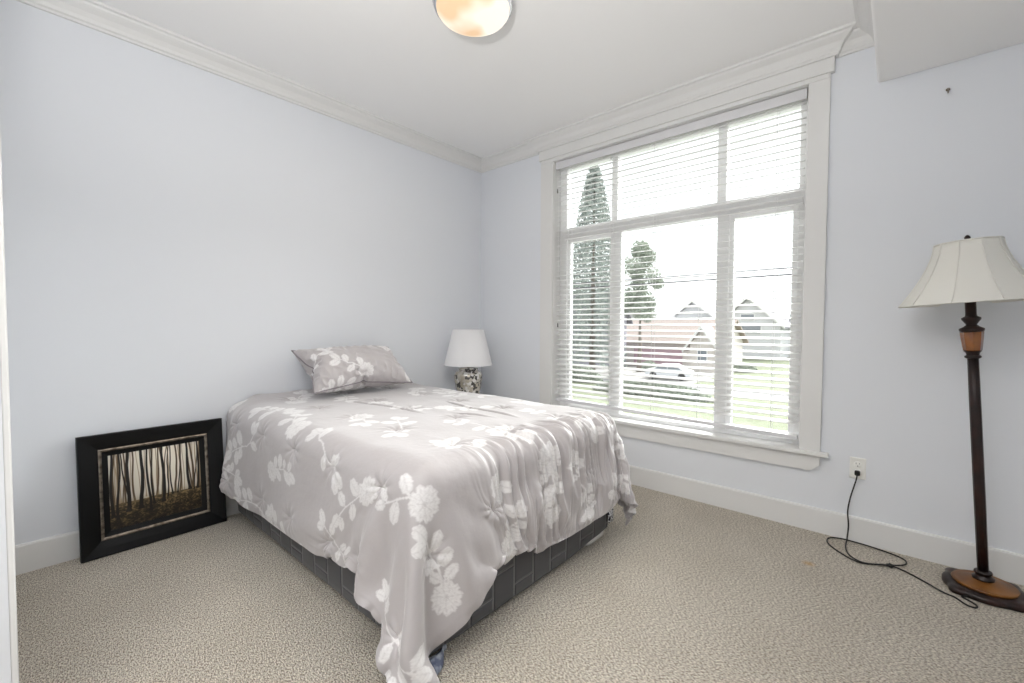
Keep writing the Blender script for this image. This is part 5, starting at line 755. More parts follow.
PILLOW_BACK_POINTS = [  # millimetres: x, y, z of each point, one row of the grid per line
[-384,-227,1,-375,-195,1,-365,-163,1,-356,-131,1,-346,-99,1,-336,-67,2,-316,-42,4,-318,-9,2,-297,17,1,-316,43,0,-335,69,1,-345,101,0,-354,133,0,-363,165,-1,-372,198,-1,-380,230,-2],
[-351,-220,1,-354,-200,-24,-350,-167,-28,-345,-134,-30,-337,-102,-31,-328,-70,-31,-308,-44,-29,-310,-11,-31,-305,10,-30,-323,39,-32,-331,71,-33,-337,103,-33,-344,136,-32,-349,168,-31,-353,201,-29,-349,220,-2],
[-319,-214,2,-321,-199,-28,-323,-172,-47,-323,-140,-54,-320,-107,-59,-315,-74,-62,-301,-45,-60,-295,-13,-61,-291,16,-56,-312,41,-63,-317,73,-63,-321,107,-61,-323,140,-57,-323,172,-51,-320,201,-34,-319,205,-4],
[-286,-208,2,-288,-196,-30,-291,-173,-53,-293,-143,-68,-294,-111,-78,-293,-79,-86,-290,-46,-90,-274,-18,-83,-286,12,-89,-293,44,-90,-294,77,-86,-294,110,-80,-293,142,-72,-291,173,-58,-287,197,-36,-286,205,-3],
[-253,-202,2,-255,-192,-30,-258,-171,-56,-260,-144,-75,-262,-114,-88,-263,-82,-100,-265,-51,-110,-265,-18,-115,-266,15,-115,-265,48,-108,-263,80,-100,-262,112,-91,-261,143,-79,-258,172,-62,-255,191,-35,-253,201,-3],
[-220,-197,2,-222,-188,-31,-224,-170,-58,-227,-144,-79,-229,-114,-94,-231,-83,-106,-232,-51,-115,-232,-18,-120,-233,15,-120,-232,48,-115,-231,81,-107,-230,113,-98,-228,143,-84,-225,169,-64,-222,187,-36,-220,196,-3],
[-188,-191,2,-189,-184,-31,-191,-167,-60,-194,-143,-83,-196,-114,-99,-198,-83,-111,-199,-51,-119,-199,-18,-124,-199,15,-124,-199,49,-120,-198,81,-114,-197,113,-104,-194,142,-88,-191,166,-65,-189,183,-36,-187,190,-3],
[-155,-185,2,-156,-179,-31,-158,-164,-61,-161,-142,-86,-163,-114,-103,-165,-83,-115,-166,-51,-123,-166,-18,-128,-166,16,-129,-166,49,-126,-166,82,-120,-164,113,-109,-161,141,-91,-158,163,-66,-156,178,-37,-155,185,-4],
[-122,-179,2,-123,-174,-31,-125,-161,-62,-128,-141,-88,-130,-114,-108,-132,-83,-120,-133,-51,-127,-133,-18,-132,-133,16,-133,-133,49,-131,-133,82,-126,-131,113,-114,-128,139,-93,-125,159,-67,-123,173,-37,-122,179,-4],
[-89,-173,2,-90,-169,-31,-92,-156,-62,-94,-139,-90,-97,-114,-112,-99,-83,-125,-99,-51,-131,-100,-17,-135,-100,16,-136,-100,49,-136,-100,82,-131,-98,112,-118,-95,137,-95,-92,155,-68,-90,167,-37,-89,173,-4],
[-56,-168,2,-58,-163,-31,-59,-155,-63,-62,-132,-87,-64,-112,-113,-65,-83,-128,-66,-50,-135,-67,-17,-138,-67,16,-139,-67,49,-140,-67,80,-130,-68,109,-115,-66,128,-88,-59,151,-68,-57,162,-37,-56,167,-4],
[-24,-159,1,-24,-161,-32,-26,-149,-61,-29,-136,-92,-31,-112,-115,-32,-83,-130,-33,-50,-138,-33,-17,-140,-34,16,-140,-34,50,-140,-35,82,-133,-35,112,-118,-37,132,-93,-34,131,-61,-26,151,-36,-24,160,-3],
[1,-146,-1,-1,-137,-33,5,-147,-64,4,-135,-93,2,-111,-116,1,-82,-131,0,-50,-139,0,-17,-140,0,17,-140,-1,50,-139,-1,82,-132,-2,112,-117,-4,134,-92,-5,147,-63,3,135,-33,0,145,-1],
[25,-162,-2,26,-156,-36,32,-136,-60,37,-132,-92,35,-108,-115,34,-83,-135,34,-50,-140,33,-16,-140,33,17,-139,33,50,-137,32,83,-130,31,112,-115,29,136,-91,27,149,-61,24,161,-32,24,159,2],
[58,-168,-2,59,-162,-35,61,-149,-65,69,-125,-87,66,-110,-116,67,-82,-131,67,-49,-138,67,-16,-139,66,17,-138,66,50,-135,65,83,-128,64,113,-113,62,133,-87,59,155,-63,58,162,-31,57,166,2],
[91,-174,-2,92,-168,-35,94,-156,-67,96,-138,-94,98,-113,-116,100,-82,-128,100,-49,-134,100,-16,-136,100,17,-135,99,51,-132,98,83,-125,97,114,-112,94,139,-90,92,158,-62,90,169,-31,90,172,2],
[124,-179,-2,125,-173,-35,127,-160,-66,129,-139,-92,132,-113,-112,133,-82,-124,133,-49,-130,133,-16,-133,133,18,-133,132,51,-128,131,83,-120,130,114,-108,128,140,-88,125,161,-62,123,173,-31,123,178,3],
[156,-184,-2,158,-177,-35,160,-163,-65,162,-140,-89,165,-112,-107,166,-81,-119,166,-49,-126,166,-15,-130,166,18,-130,166,51,-125,165,83,-116,163,114,-104,161,142,-86,158,164,-61,156,178,-31,155,183,3],
[189,-189,-2,191,-182,-35,193,-165,-63,196,-141,-86,198,-112,-103,199,-81,-114,199,-48,-122,200,-15,-127,199,18,-126,199,51,-121,198,83,-112,196,114,-100,194,142,-83,192,166,-60,189,182,-30,188,189,3],
[222,-195,-2,224,-186,-34,226,-167,-62,229,-141,-82,231,-111,-98,232,-80,-109,232,-48,-118,233,-15,-123,232,18,-123,232,51,-118,231,83,-108,229,114,-95,227,143,-80,225,168,-58,222,186,-30,221,194,3],
[255,-200,-2,257,-189,-34,260,-168,-59,262,-141,-78,263,-111,-92,264,-79,-103,265,-48,-114,266,-15,-119,266,18,-119,265,51,-114,264,82,-103,262,113,-90,260,143,-76,258,170,-56,256,190,-30,254,200,3],
[288,-205,-2,290,-193,-33,293,-169,-56,294,-140,-71,295,-108,-81,294,-75,-89,291,-42,-93,277,-14,-90,275,18,-91,290,46,-93,293,78,-88,294,111,-80,293,142,-69,291,171,-53,289,194,-29,287,205,2],
[321,-210,-2,323,-195,-31,325,-168,-50,324,-135,-57,321,-102,-61,315,-70,-64,307,-37,-65,291,-9,-62,289,12,-62,306,40,-65,314,72,-63,320,105,-60,323,138,-55,324,170,-47,322,197,-28,319,211,2],
[354,-216,-1,356,-195,-27,352,-162,-31,345,-130,-32,337,-98,-33,327,-66,-33,316,-34,-33,295,-10,-32,294,12,-33,316,36,-34,327,68,-33,337,99,-32,345,132,-31,351,164,-28,355,197,-24,352,217,2],
[386,-222,-1,377,-190,-1,366,-158,-1,355,-127,0,344,-95,0,332,-64,0,320,-33,1,291,-16,0,291,17,1,320,34,0,332,65,0,343,97,1,355,128,1,365,160,1,375,191,2,385,223,2]]
PILLOW_FRONT_POINTS = [  # millimetres: x, y, z of each point, one row of the grid per line
[-384,-227,1,-375,-195,1,-365,-163,1,-356,-131,1,-346,-99,1,-336,-67,2,-316,-42,4,-318,-9,2,-297,17,1,-316,43,0,-335,69,1,-345,101,0,-354,133,0,-363,165,-1,-372,198,-1,-380,230,-2],
[-351,-220,1,-354,-200,27,-351,-167,31,-345,-134,33,-333,-104,32,-333,-71,35,-327,-38,36,-311,-10,35,-308,14,32,-311,47,33,-330,72,34,-338,104,33,-345,137,32,-350,169,29,-353,202,26,-349,220,-2],
[-319,-214,2,-321,-199,31,-324,-172,50,-324,-139,58,-322,-107,63,-318,-74,65,-310,-41,63,-304,-13,62,-301,13,64,-312,44,65,-317,76,65,-321,109,61,-323,141,56,-323,174,49,-320,200,28,-319,205,-4],
[-286,-208,2,-288,-196,33,-291,-172,56,-293,-142,71,-295,-111,81,-295,-78,89,-294,-45,92,-290,-12,92,-279,19,85,-292,47,91,-294,80,87,-294,113,79,-293,144,70,-290,174,54,-287,194,28,-286,205,-3],
[-253,-202,2,-255,-192,34,-258,-171,59,-261,-143,77,-263,-112,90,-264,-80,100,-265,-48,108,-266,-15,115,-265,18,114,-264,51,108,-263,83,99,-262,114,88,-260,145,75,-257,172,56,-255,191,29,-253,201,-3],
[-220,-197,2,-222,-187,34,-225,-169,62,-228,-143,82,-230,-113,96,-231,-81,107,-232,-49,114,-232,-16,119,-232,18,119,-231,51,113,-230,83,105,-229,114,94,-227,144,79,-224,169,58,-222,187,29,-220,196,-3],
[-188,-191,2,-189,-183,35,-192,-166,63,-195,-142,86,-197,-113,102,-198,-81,113,-199,-49,119,-199,-16,123,-199,18,123,-198,51,118,-197,83,110,-196,114,98,-193,143,82,-191,165,58,-188,183,30,-187,190,-3],
[-155,-185,2,-156,-178,35,-159,-163,65,-162,-141,89,-164,-113,107,-166,-82,118,-166,-49,125,-166,-16,127,-166,17,127,-165,50,122,-164,83,114,-163,114,102,-160,142,84,-158,164,60,-156,176,29,-155,185,-4],
[-122,-179,2,-123,-173,35,-125,-160,66,-128,-140,92,-131,-113,112,-133,-82,124,-133,-49,130,-133,-16,132,-133,17,131,-132,50,126,-131,83,119,-129,113,106,-127,140,86,-125,159,59,-123,174,30,-122,179,-4],
[-89,-173,2,-90,-167,35,-92,-155,66,-95,-138,95,-98,-111,113,-100,-83,131,-100,-50,134,-100,-16,135,-100,17,134,-99,50,131,-98,83,123,-96,113,109,-94,138,88,-91,158,61,-90,169,30,-89,173,-4],
[-56,-168,2,-58,-161,35,-60,-148,66,-68,-125,88,-66,-113,119,-67,-83,133,-67,-50,137,-67,-17,138,-67,17,137,-66,50,134,-65,82,127,-63,112,111,-61,134,87,-58,154,62,-57,165,30,-56,167,-4],
[-24,-159,1,-25,-152,34,-32,-131,58,-36,-131,90,-35,-108,112,-34,-83,133,-34,-50,139,-34,-17,140,-33,16,140,-33,50,138,-32,82,130,-30,111,114,-28,134,90,-26,149,60,-24,160,30,-24,160,-3],
[1,-146,-1,4,-137,31,-3,-146,61,-3,-131,89,-2,-112,116,-1,-83,132,0,-50,139,0,-17,141,0,16,141,0,50,141,1,82,133,3,110,116,5,129,89,6,144,60,-3,135,30,0,145,-1],
[25,-162,-2,25,-160,31,29,-146,61,30,-137,92,31,-113,115,32,-83,130,33,-51,137,33,-17,140,33,16,141,34,49,142,34,78,131,36,106,114,38,128,90,34,127,58,27,149,34,24,159,2],
[58,-168,-2,58,-165,31,60,-156,63,63,-134,88,64,-113,113,65,-83,128,66,-51,135,66,-18,138,67,16,140,67,49,140,66,82,135,65,109,117,71,123,87,61,146,65,58,160,35,57,166,2],
[91,-174,-2,91,-170,31,93,-158,62,95,-139,89,97,-114,111,99,-83,124,99,-51,132,100,-18,136,100,16,137,100,49,136,99,82,130,98,112,117,95,137,95,93,155,67,91,166,36,90,172,2],
[124,-179,-2,124,-174,31,126,-161,62,128,-140,88,130,-114,107,132,-83,120,133,-51,129,133,-18,133,133,16,134,133,49,132,132,81,125,131,112,113,128,139,93,126,159,66,124,171,36,123,178,3],
[156,-184,-2,157,-178,31,159,-164,61,162,-141,85,164,-114,104,165,-83,117,166,-51,125,166,-18,130,166,16,131,166,49,127,165,81,120,164,112,109,162,140,90,159,162,65,157,176,36,155,183,3],
[189,-189,-2,190,-182,31,193,-166,60,195,-142,83,197,-114,100,198,-83,113,199,-51,122,199,-18,127,199,15,127,199,48,123,198,81,115,197,112,104,195,141,87,192,165,64,189,181,35,188,189,3],
[222,-195,-2,224,-186,31,226,-168,58,228,-142,80,230,-113,96,231,-83,109,232,-51,119,233,-18,124,233,15,124,232,48,119,231,80,110,230,112,99,228,141,83,225,167,62,223,186,35,221,194,3],
[255,-200,-2,257,-190,30,259,-169,57,261,-143,76,263,-113,91,264,-82,104,265,-51,116,266,-18,120,266,15,119,265,48,114,264,80,104,263,111,93,261,141,79,258,169,60,256,190,35,254,200,3],
[288,-205,-2,290,-193,30,292,-170,54,294,-141,70,294,-110,81,293,-78,89,289,-45,94,274,-17,91,277,15,91,290,43,94,293,76,89,294,108,82,294,140,72,292,170,57,289,194,34,287,205,2],
[321,-210,-2,323,-196,29,325,-169,48,324,-137,56,320,-104,61,314,-71,64,306,-39,66,288,-11,62,291,10,63,307,38,65,315,71,64,320,103,62,323,136,58,324,169,51,322,196,32,319,211,2],
[354,-216,-1,356,-196,25,352,-163,29,345,-131,32,337,-98,33,327,-66,34,316,-35,34,293,-10,33,295,11,32,316,35,33,327,67,34,336,99,34,345,131,33,351,164,31,355,197,28,352,217,2],
[386,-222,-1,377,-190,-1,366,-158,-1,355,-127,0,344,-95,0,332,-64,0,320,-33,1,291,-16,0,291,17,1,320,34,0,332,65,0,343,97,1,355,128,1,365,160,1,375,191,2,385,223,2]]


# ------------------------------------------------------------------ comforter
G = points(COMFORTER_POINTS)
for _ in range(2):      # relax small kinks
    G[1:-1, 1:-1] = (2 * G[1:-1, 1:-1] + G[:-2, 1:-1] + G[2:, 1:-1] + G[1:-1, :-2] + G[1:-1, 2:]) / 6
# the near head-end corner flares outwards, the near hem rides a little higher
z_ = G[..., 2]; side = np.clip((-2.12 - G[..., 1]) / .03, 0, 1)
fx = 1 - np.clip((G[..., 0] - 1.62) / .15, 0, 1)
G[..., 1] -= np.clip(1 - G[..., 0] / .55, 0, 1) * np.clip((.70 - z_) / .45, 0, 1.1) * .085 * np.clip((-1.95 - G[..., 1]) / .12, 0, 1) * np.clip((G[..., 0] - .09) / .07, 0, 1)
G[..., 2] = z_ + side * fx * (.68 - np.minimum(z_, .68)) * (.09 + .14 * np.clip(1 - G[..., 0] / .35, 0, 1))
foot = np.clip((G[..., 0] - 1.88) / .04, 0, 1) * np.clip((G[..., 1] + 1.95) / .2, 0, 1)
G[..., 2] += foot * (.68 - np.minimum(G[..., 2], .68)) * .09
K = 9
G = up2(G, K)
n, k = G.shape[:2]
CX0, CX1, CY0, CY1 = COMFORTER_EXTENT
U_ = np.linspace(0, CX1 - CX0, n)[:, None] * np.ones((1, k)); V_ = np.linspace(0, CY1 - CY0, k)[None, :] * np.ones((n, 1))
Nn = grid_normals(G)
if Nn[n // 2, k // 2, 2] < 0: Nn = -Nn
d = np.full((n, k), .0)
# soft filling between tufts, with short puckers at each tuft
tx, ty = .38, .36
fu = ((U_ - .19) / tx); fv = ((V_ - .1) / ty)
du_ = (fu - np.round(fu)) * tx; dv_ = (fv - np.round(fv)) * ty
dist = np.sqrt(du_ ** 2 + dv_ ** 2)
d += .010 - .013 * np.exp(-(dist / .035) ** 2)
d += .0018 * np.cos(np.arctan2(dv_, du_) * 9 + U_ * 3) * np.exp(-((dist - .05) / .04) ** 2)
d -= .010 * np.exp(-(du_ / .025) ** 2 - (dv_ / .003) ** 2)
d += .007 * vnoise(U_ * 5, V_ * 5, 1) + .003 * vnoise(U_ * 11, V_ * 14 + U_ * 3, 2)
# finer creases over the foot end
wf = np.clip((U_ - 1.68) / .2, 0, 1) * np.clip((V_ - .72) / .35, 0, 1)
d += wf * .022 * (1 - 4 * np.abs(vnoise(U_ * 2.5 + 9, V_ * 20 + .8 * np.sin(U_ * 4), 3))) - wf * .008
d += wf * .008 * (1 - 4 * np.abs(vnoise(U_ * 5, V_ * 45 + 1.5 * np.sin(U_ * 5), 4)))
# a few long soft creases over the top, running from head to foot
for q_, (v0, u0, u1, sl) in enumerate(((1.05, .45, 1.15, .10), (1.45, .9, 1.6, -.12), (1.22, 1.2, 1.5, .22))):
    ln = (V_ - v0 - sl * (U_ - u0) - .012 * np.sin(U_ * 9 + q_))
    fade = np.clip((U_ - u0) / .12, 0, 1) * np.clip((u1 - U_) / .12, 0, 1)
    d += fade * (.006 * np.exp(-((ln - .014) / .016) ** 2) - .006 * np.exp(-(ln / .007) ** 2))
edge = np.minimum(np.minimum(U_ + 1, CX1 - CX0 - U_), np.minimum(V_, CY1 - CY0 - V_))
d *= np.clip(edge / .04, .15, 1)
G = G + Nn * d[..., None]
G[..., 2] = np.maximum(G[..., 2], .008)
A_ = print_raster(CX1 - CX0, CY1 - CY0, 21)
com = grid_mesh('comforter', [G], [sample(A_, U_, V_)], m_print)
tag(com, 'grey comforter with white floral print draped over the bed, one corner touching carpet', 'comforter')
md = com.modifiers.new('thickness', 'SOLIDIFY'); md.thickness = .010; md.offset = 0

# ------------------------------------------------------------------ pillow
Pg = [points(PILLOW_BACK_POINTS), points(PILLOW_FRONT_POINTS)]      # back and front of the pillow
Gp = []; Mk = []
A2 = print_raster(.9, .6, 5)
for q in range(2):
    g = up2(Pg[q], 12); n, k = g.shape[:2]
    u = np.linspace(0, .8, n)[:, None] * np.ones((1, k)); v = np.linspace(0, .5, k)[None, :] * np.ones((n, 1))
    g = g * np.array([.93, .88, .95])
    N2 = grid_normals(g); N2 = N2 * np.sign(N2[n // 2, k // 2, 2] * (1 if q else -1))
    e = np.minimum(np.minimum(u, .8 - u), np.minimum(v, .5 - v)) / .1
    w_ = np.clip(e, 0, 1)
    dd = w_ * (.010 * vnoise(u * 9 + 3, v * 9, 8 + q) + .012 * (1 - w_ * .6) * (1 - 4 * np.abs(vnoise(u * 22, v * 22 + u * 6, 9))))
    g = g + N2 * dd[..., None]
    Gp.append(g); Mk.append(sample(A2, u + .02, v + .03))
pe = empty('pillow'); tag(pe, 'grey floral pillow leaning against the left wall on the comforter', 'pillow')
po = grid_mesh('pillowcase', Gp, Mk, m_print, pe)
g = Gp[0]; ringp = [tuple(q) for q in g[:, 0]] + [tuple(q) for q in g[-1, 1:]] + [tuple(q) for q in g[::-1, -1][1:]] + [tuple(q) for q in g[0, ::-1][1:]]
mb = MB(); mb.tube(ringp[::4] + [ringp[0]], .0045, 6)
mb.build('piping', mat('grey_piping', (128, 122, 126), .7), pe)
pe.location = (.225, -1.43, .862)
ang = math.radians(38)
X_ = Vector((0, 1, 0)); Y_ = Vector((-math.cos(ang), 0, math.sin(ang))); Z_ = X_.cross(Y_)
if Z_.x < 0: X_ = -X_; Z_ = X_.cross(Y_)
R_ = Matrix((X_, Y_, Z_)).transposed()
R_ = Matrix.Rotation(math.radians(0), 3, 'Z') @ R_
pe.rotation_euler = R_.to_euler()

# ------------------------------------------------------------------ framed picture
pw, ph = .613, .600
pic = empty('framed_picture'); tag(pic, 'black framed misty forest print leaning on the left wall', 'picture')
fw = .076
mb = MB()
def mitred(mb, x0, x1, z0, z1, w, prof):
    """prof = [(t, y)] across the width from the outer edge (t=0) to the inner edge (t=1)"""
    cor = [(x0, z0, 1, 1), (x1, z0, -1, 1), (x1, z1, -1, -1), (x0, z1, 1, -1)]
    vs = []; m = len(prof)
    for (x, z, sx_, sz_) in cor:
        for t, y in prof: vs.append((x + sx_ * w * t, y, z + sz_ * w * t))
    fs = []
    for i in range(4):
        for k in range(m):
            a = i * m + k; b2 = i * m + (k + 1) % m; c2 = ((i + 1) % 4) * m + (k + 1) % m; d2 = ((i + 1) % 4) * m + k
            fs.append((a, b2, c2, d2))
    mb.add(vs, fs)
# local frame: x along the wall, y = out of the wall, z up
mitred(mb, -pw / 2, pw / 2, 0, ph, fw, [(0, 0), (0, .030), (.06, .034), (.5, .028), (.92, .020), (1, .018), (1, 0)])
mb.build('frame', m_black, pic)
mb = MB(); mitred(mb, -pw / 2 + fw, pw / 2 - fw, fw, ph - fw, .013, [(0, .004), (0, .022), (.4, .025), (1, .018), (1, .004)])
mb.build('silver_fillet', m_silver, pic)
mb = MB(); mitred(mb, -pw / 2 + fw + .013, pw / 2 - fw - .013, fw + .013, ph - fw - .013, .024, [(0, .004), (0, .017), (1, .011), (1, .004)])
mb.build('inner_liner', m_black, pic)
# print: colour attribute on a fine flat grid
iw, ih = pw - 2 * (fw + .035), ph - 2 * (fw + .035)
nx, ny = 300, 290
xx = np.linspace(0, 1, nx)[:, None] * np.ones((1, ny)); zz = np.linspace(0, 1, ny)[None, :] * np.ones((nx, 1))
img = np.zeros((nx, ny, 3))
hor = .33 + .05 * (1 - xx) * 0 + .02 * vnoise(xx * 6, zz * 0, 31)
mist = np.clip(1.0 - .30 * np.abs(xx - .62) * 1.4 - .25 * np.clip(.8 - zz, 0, 1), 0, 1)
img[:] = np.array([.98, .94, .86]) * mist[..., None]
rg = random.Random(11)
def trunk(x0, w, tone, base, lean=0, top=1.0, wig=.01, sd=0):
    global img
    c_ = x0 + lean * (zz - base) + wig * np.sin(zz * 7 + sd) + wig * .6 * vnoise(zz * 9 + sd, zz * 0 + sd, 7)
    ww = w * (1.25 - .55 * zz) * (1 + .5 * np.exp(-((zz - base) / .03) ** 2))
    m_ = np.clip((ww - np.abs(xx - c_)) / .004 + .5, 0, 1) * (zz > base) * (zz < top)
    img = img * (1 - m_[..., None]) + np.array(tone) * m_[..., None]
for q in range(26):
    trunk(rg.random(), rg.uniform(.003, .008), (.50, .42, .32), .30 + rg.uniform(0, .05), rg.uniform(-.05, .05), 1.1, .006, q)
for q in range(16):
    trunk(rg.random(), rg.uniform(.006, .012), (.22, .165, .11), .26 + rg.uniform(-.02, .06), rg.uniform(-.06, .06), 1.1, .010, q + 40)
ground = zz < hor
leafy = np.clip(.5 + 1.1 * vnoise(xx * 70, zz * 90, 12) + .8 * vnoise(xx * 22, zz * 34, 13), 0, 1)
gc = np.stack([.07 + .30 * leafy ** 2, .055 + .235 * leafy ** 2, .03 + .15 * leafy ** 2], -1) * (.45 + .75 * np.clip(zz / .33, 0, 1))[..., None]
img = np.where(ground[..., None], gc, img)
fog = np.exp(-((zz - hor) / .05) ** 2)[..., None] * .35
img = img * (1 - fog) + np.array([.42, .34, .22]) * fog
for x0, w_, ln, b0 in ((.03, .016, .0, .16), (.085, .012, .03, .12), (.185, .019, .02, .20), (.20, .008, -.10, .25), (.325, .020, .02, .20), (.41, .013, -.02, .14), (.455, .010, -.03, .22), (.565, .016, .0, .22), (.60, .007, .05, .28), (.66, .008, -.03, .30), (.73, .007, .05, .30), (.865, .016, -.05, .31), (.92, .006, .06, .30), (.96, .012, .02, .30)):
    trunk(x0, w_, (.028, .018, .012), b0, ln, 1.1, .010, x0 * 30)
img = np.clip(img, 0, 1)
Gq = np.stack([-iw / 2 + xx[::-1] * iw, np.full_like(xx, .010), (ph - ih) / 2 + zz * ih], -1)
m_pic = bpy.data.materials.new('forest_print'); m_pic.use_nodes = True
nt = m_pic.node_tree; b = nt.nodes['Principled BSDF']; b.inputs['Roughness'].default_value = .35
at = nt.nodes.new('ShaderNodeAttribute'); at.attribute_name = 'picture'
gm = nt.nodes.new('ShaderNodeGamma'); gm.inputs[1].default_value = 1.6
nt.links.new(at.outputs['Color'], gm.inputs[0]); nt.links.new(gm.outputs[0], b.inputs['Base Color'])
pr = grid_mesh('print', [Gq], [xx], m_pic, pic)
ca = pr.data.attributes.new('picture', 'FLOAT_COLOR', 'POINT')
ca.data.foreach_set('color', np.concatenate([img, np.ones((nx, ny, 1))], 2).reshape(-1).astype(np.float32))
MB().box(-pw / 2 + .02, pw / 2 - .02, .001, .008, .02, ph - .02).build('backing_board', m_dark, pic)
# local +x runs towards the camera end of the wall: mirror so that the print reads right
lean = math.asin(.056 / ph)
Xp = Vector((.016, -.6116, 0)).normalized()
Zp = Vector((-math.sin(lean), 0, math.cos(lean))); Zp = (Zp - Xp * Zp.dot(Xp)).normalized()
Yp = Zp.cross(Xp)
pic.location = ((.099 + .080) / 2 - .022, -2.4795, .001)
pic.rotation_euler = Matrix((Xp, Yp, Zp)).transposed().to_euler()

# ------------------------------------------------------------------ nightstand (behind the bed) and table lamp
ns_ = empty('nightstand', (.26, -.38, 0)); tag(ns_, 'small white nightstand behind the bed in the corner', 'nightstand')
MB().box(-.22, .22, -.20, .20, .515, .540, .006).build('top', m_trim, ns_)
MB().box(-.20, .20, -.18, .18, .38, .515, .004).build('drawer_case', m_trim, ns_)
for sx_ in (-1, 1):
    for sy_ in (-1, 1):
        MB().box(sx_ * .18 - .018, sx_ * .18 + .018, sy_ * .16 - .018, sy_ * .16 + .018, 0, .385, .003).build('leg', m_trim, ns_)
tl = empty('table_lamp', (.233, -.385, .5405)); tag(tl, 'small table lamp with white shade and crackled silver jar base', 'lamp')
m_jar = bpy.data.materials.new('crackled_mirror_glass'); m_jar.use_nodes = True
nt = m_jar.node_tree; b = nt.nodes['Principled BSDF']; b.inputs['Metallic'].default_value = .5; b.inputs['Roughness'].default_value = .25
tc = nt.nodes.new('ShaderNodeTexCoord'); vo = nt.nodes.new('ShaderNodeTexVoronoi'); vo.inputs['Scale'].default_value = 42
nt.links.new(tc.outputs['Object'], vo.inputs['Vector'])
hs = nt.nodes.new('ShaderNodeSeparateColor'); nt.links.new(vo.outputs['Color'], hs.inputs[0])
rp = nt.nodes.new('ShaderNodeValToRGB'); rp.color_ramp.interpolation = 'CONSTANT'
e_ = rp.color_ramp.elements; e_[0].color = (*lin((96, 94, 92)), 1); e_[1].position = .24; e_[1].color = (*lin((205, 200, 190)), 1)
q_ = e_.new(.6); q_.color = (*lin((196, 188, 172)), 1); q_ = e_.new(.8); q_.color = (*lin((236, 234, 230)), 1)
nt.links.new(hs.outputs[0], rp.inputs[0]); nt.links.new(rp.outputs[0], b.inputs['Base Color'])
MB().lathe([(.085, 0), (.088, .006), (.092, .02), (.108, .09), (.119, .15), (.121, .185), (.112, .212), (.088, .226), (.080, .232), (.084, .238), (.084, .246), (.06, .252), (.02, .254)], n=40).build('jar_base', m_jar, tl)
MB().lathe([(.012, .25), (.012, .30), (.017, .302), (.017, .36)], n=16).build('socket', m_silver, tl)
mb = MB(); mb.lathe([(.207, .276), (.134, .580), (.132, .580), (.205, .276)], n=48, cap=False)
mb.build('lamp_shade', m_shade2, tl)
mb = MB()
for a in (0, 2 * PI / 3, 4 * PI / 3): mb.tube([(.015 * math.cos(a), .015 * math.sin(a), .36), (.126 * math.cos(a), .126 * math.sin(a), .565)], .0016, 5)
mb.build('shade_carrier', m_silver, tl)

# ------------------------------------------------------------------ floor lamp
fl_base = Vector((3.323, -.195, 0)); top_pt = Vector((3.228, -.215, 1.55))
fl = empty('floor_lamp', fl_base); tag(fl, 'tall dark bronze floor lamp with cream bell shade right of the window', 'lamp')
ax = (top_pt - fl_base).normalized()
q4 = Vector((0, 0, 1)).rotation_difference(ax).to_matrix().to_4x4()
# base stays flat on the carpet: a square plate with swept corners
def sq(a, p=3.2):
    c_, s_ = abs(math.cos(a)), abs(math.sin(a))
    return (c_ ** p + s_ ** p) ** (-1 / p)
def corner_shape(a):
    k_ = abs(math.cos(2 * (a)))           # notched round plate with four points
    return 1 + .16 * max(0, math.cos(4 * (a - PI / 4))) ** 3
MB().lathe([(.128, .0), (.133, .006), (.133, .020), (.126, .026), (.110, .030), (.02, .031)], n=96, shape=corner_shape).build('base_plate', m_bronze, fl)
MB().lathe([(.100, .029), (.104, .036), (.101, .041), (.092, .040), (.070, .045), (.035, .054), (.02, .056)], n=64).build('base_dish', m_dish, fl)
MB().lathe([(.030, .05), (.036, .056), (.036, .064), (.026, .068), (.024, .078), (.030, .082), (.028, .090), (.02, .094)], n=32, mat4=q4).build('collar', m_bronze, fl)
def fluted(a): return 1 + .03 * math.cos(a * 10)
MB().lathe([(.0175, .085), (.0185, .4), (.0185, .8), (.0175, 1.028)], n=40, mat4=q4, shape=fluted).build('pole', m_bronze, fl)
mb = MB(); mb.lathe([(.018, 1.018), (.026, 1.022), (.027, 1.030), (.020, 1.034)], n=32, mat4=q4)
mb.lathe([(.020, 1.032), (.022, 1.044), (.030, 1.052)], n=32, mat4=q4, cap=False)
mb.lathe([(.036, 1.134), (.040, 1.142), (.040, 1.150), (.026, 1.158), (.017, 1.166), (.020, 1.172), (.031, 1.190), (.031, 1.197), (.020, 1.203), (.018, 1.21), (.018, 1.29)], n=32, mat4=q4)
mb.build('urn_collar', m_bronze, fl)
MB().lathe([(.022, 1.050), (.030, 1.055), (.036, 1.110), (.0375, 1.136)], n=8, mat4=q4, smooth=False).build('amber_urn', m_amber, fl)
mb = MB(); prof = []
for i in range(13):
    t = i / 12; z = 1.262 + t * .264
    r = .106 + (.234 - .106) * (1 - t) ** 1.55
    prof.append((r, z))
def panel(a):
    k_ = (a / (2 * PI / 10)) % 1
    return 1 - .035 * math.sin(PI * k_) * .9
pr2 = prof + [(r - .003, z) for r, z in prof[::-1]]
mb.lathe(pr2, n=80, mat4=q4, cap=False, shape=panel); shd = mb.build('lamp_shade', m_shade, fl)
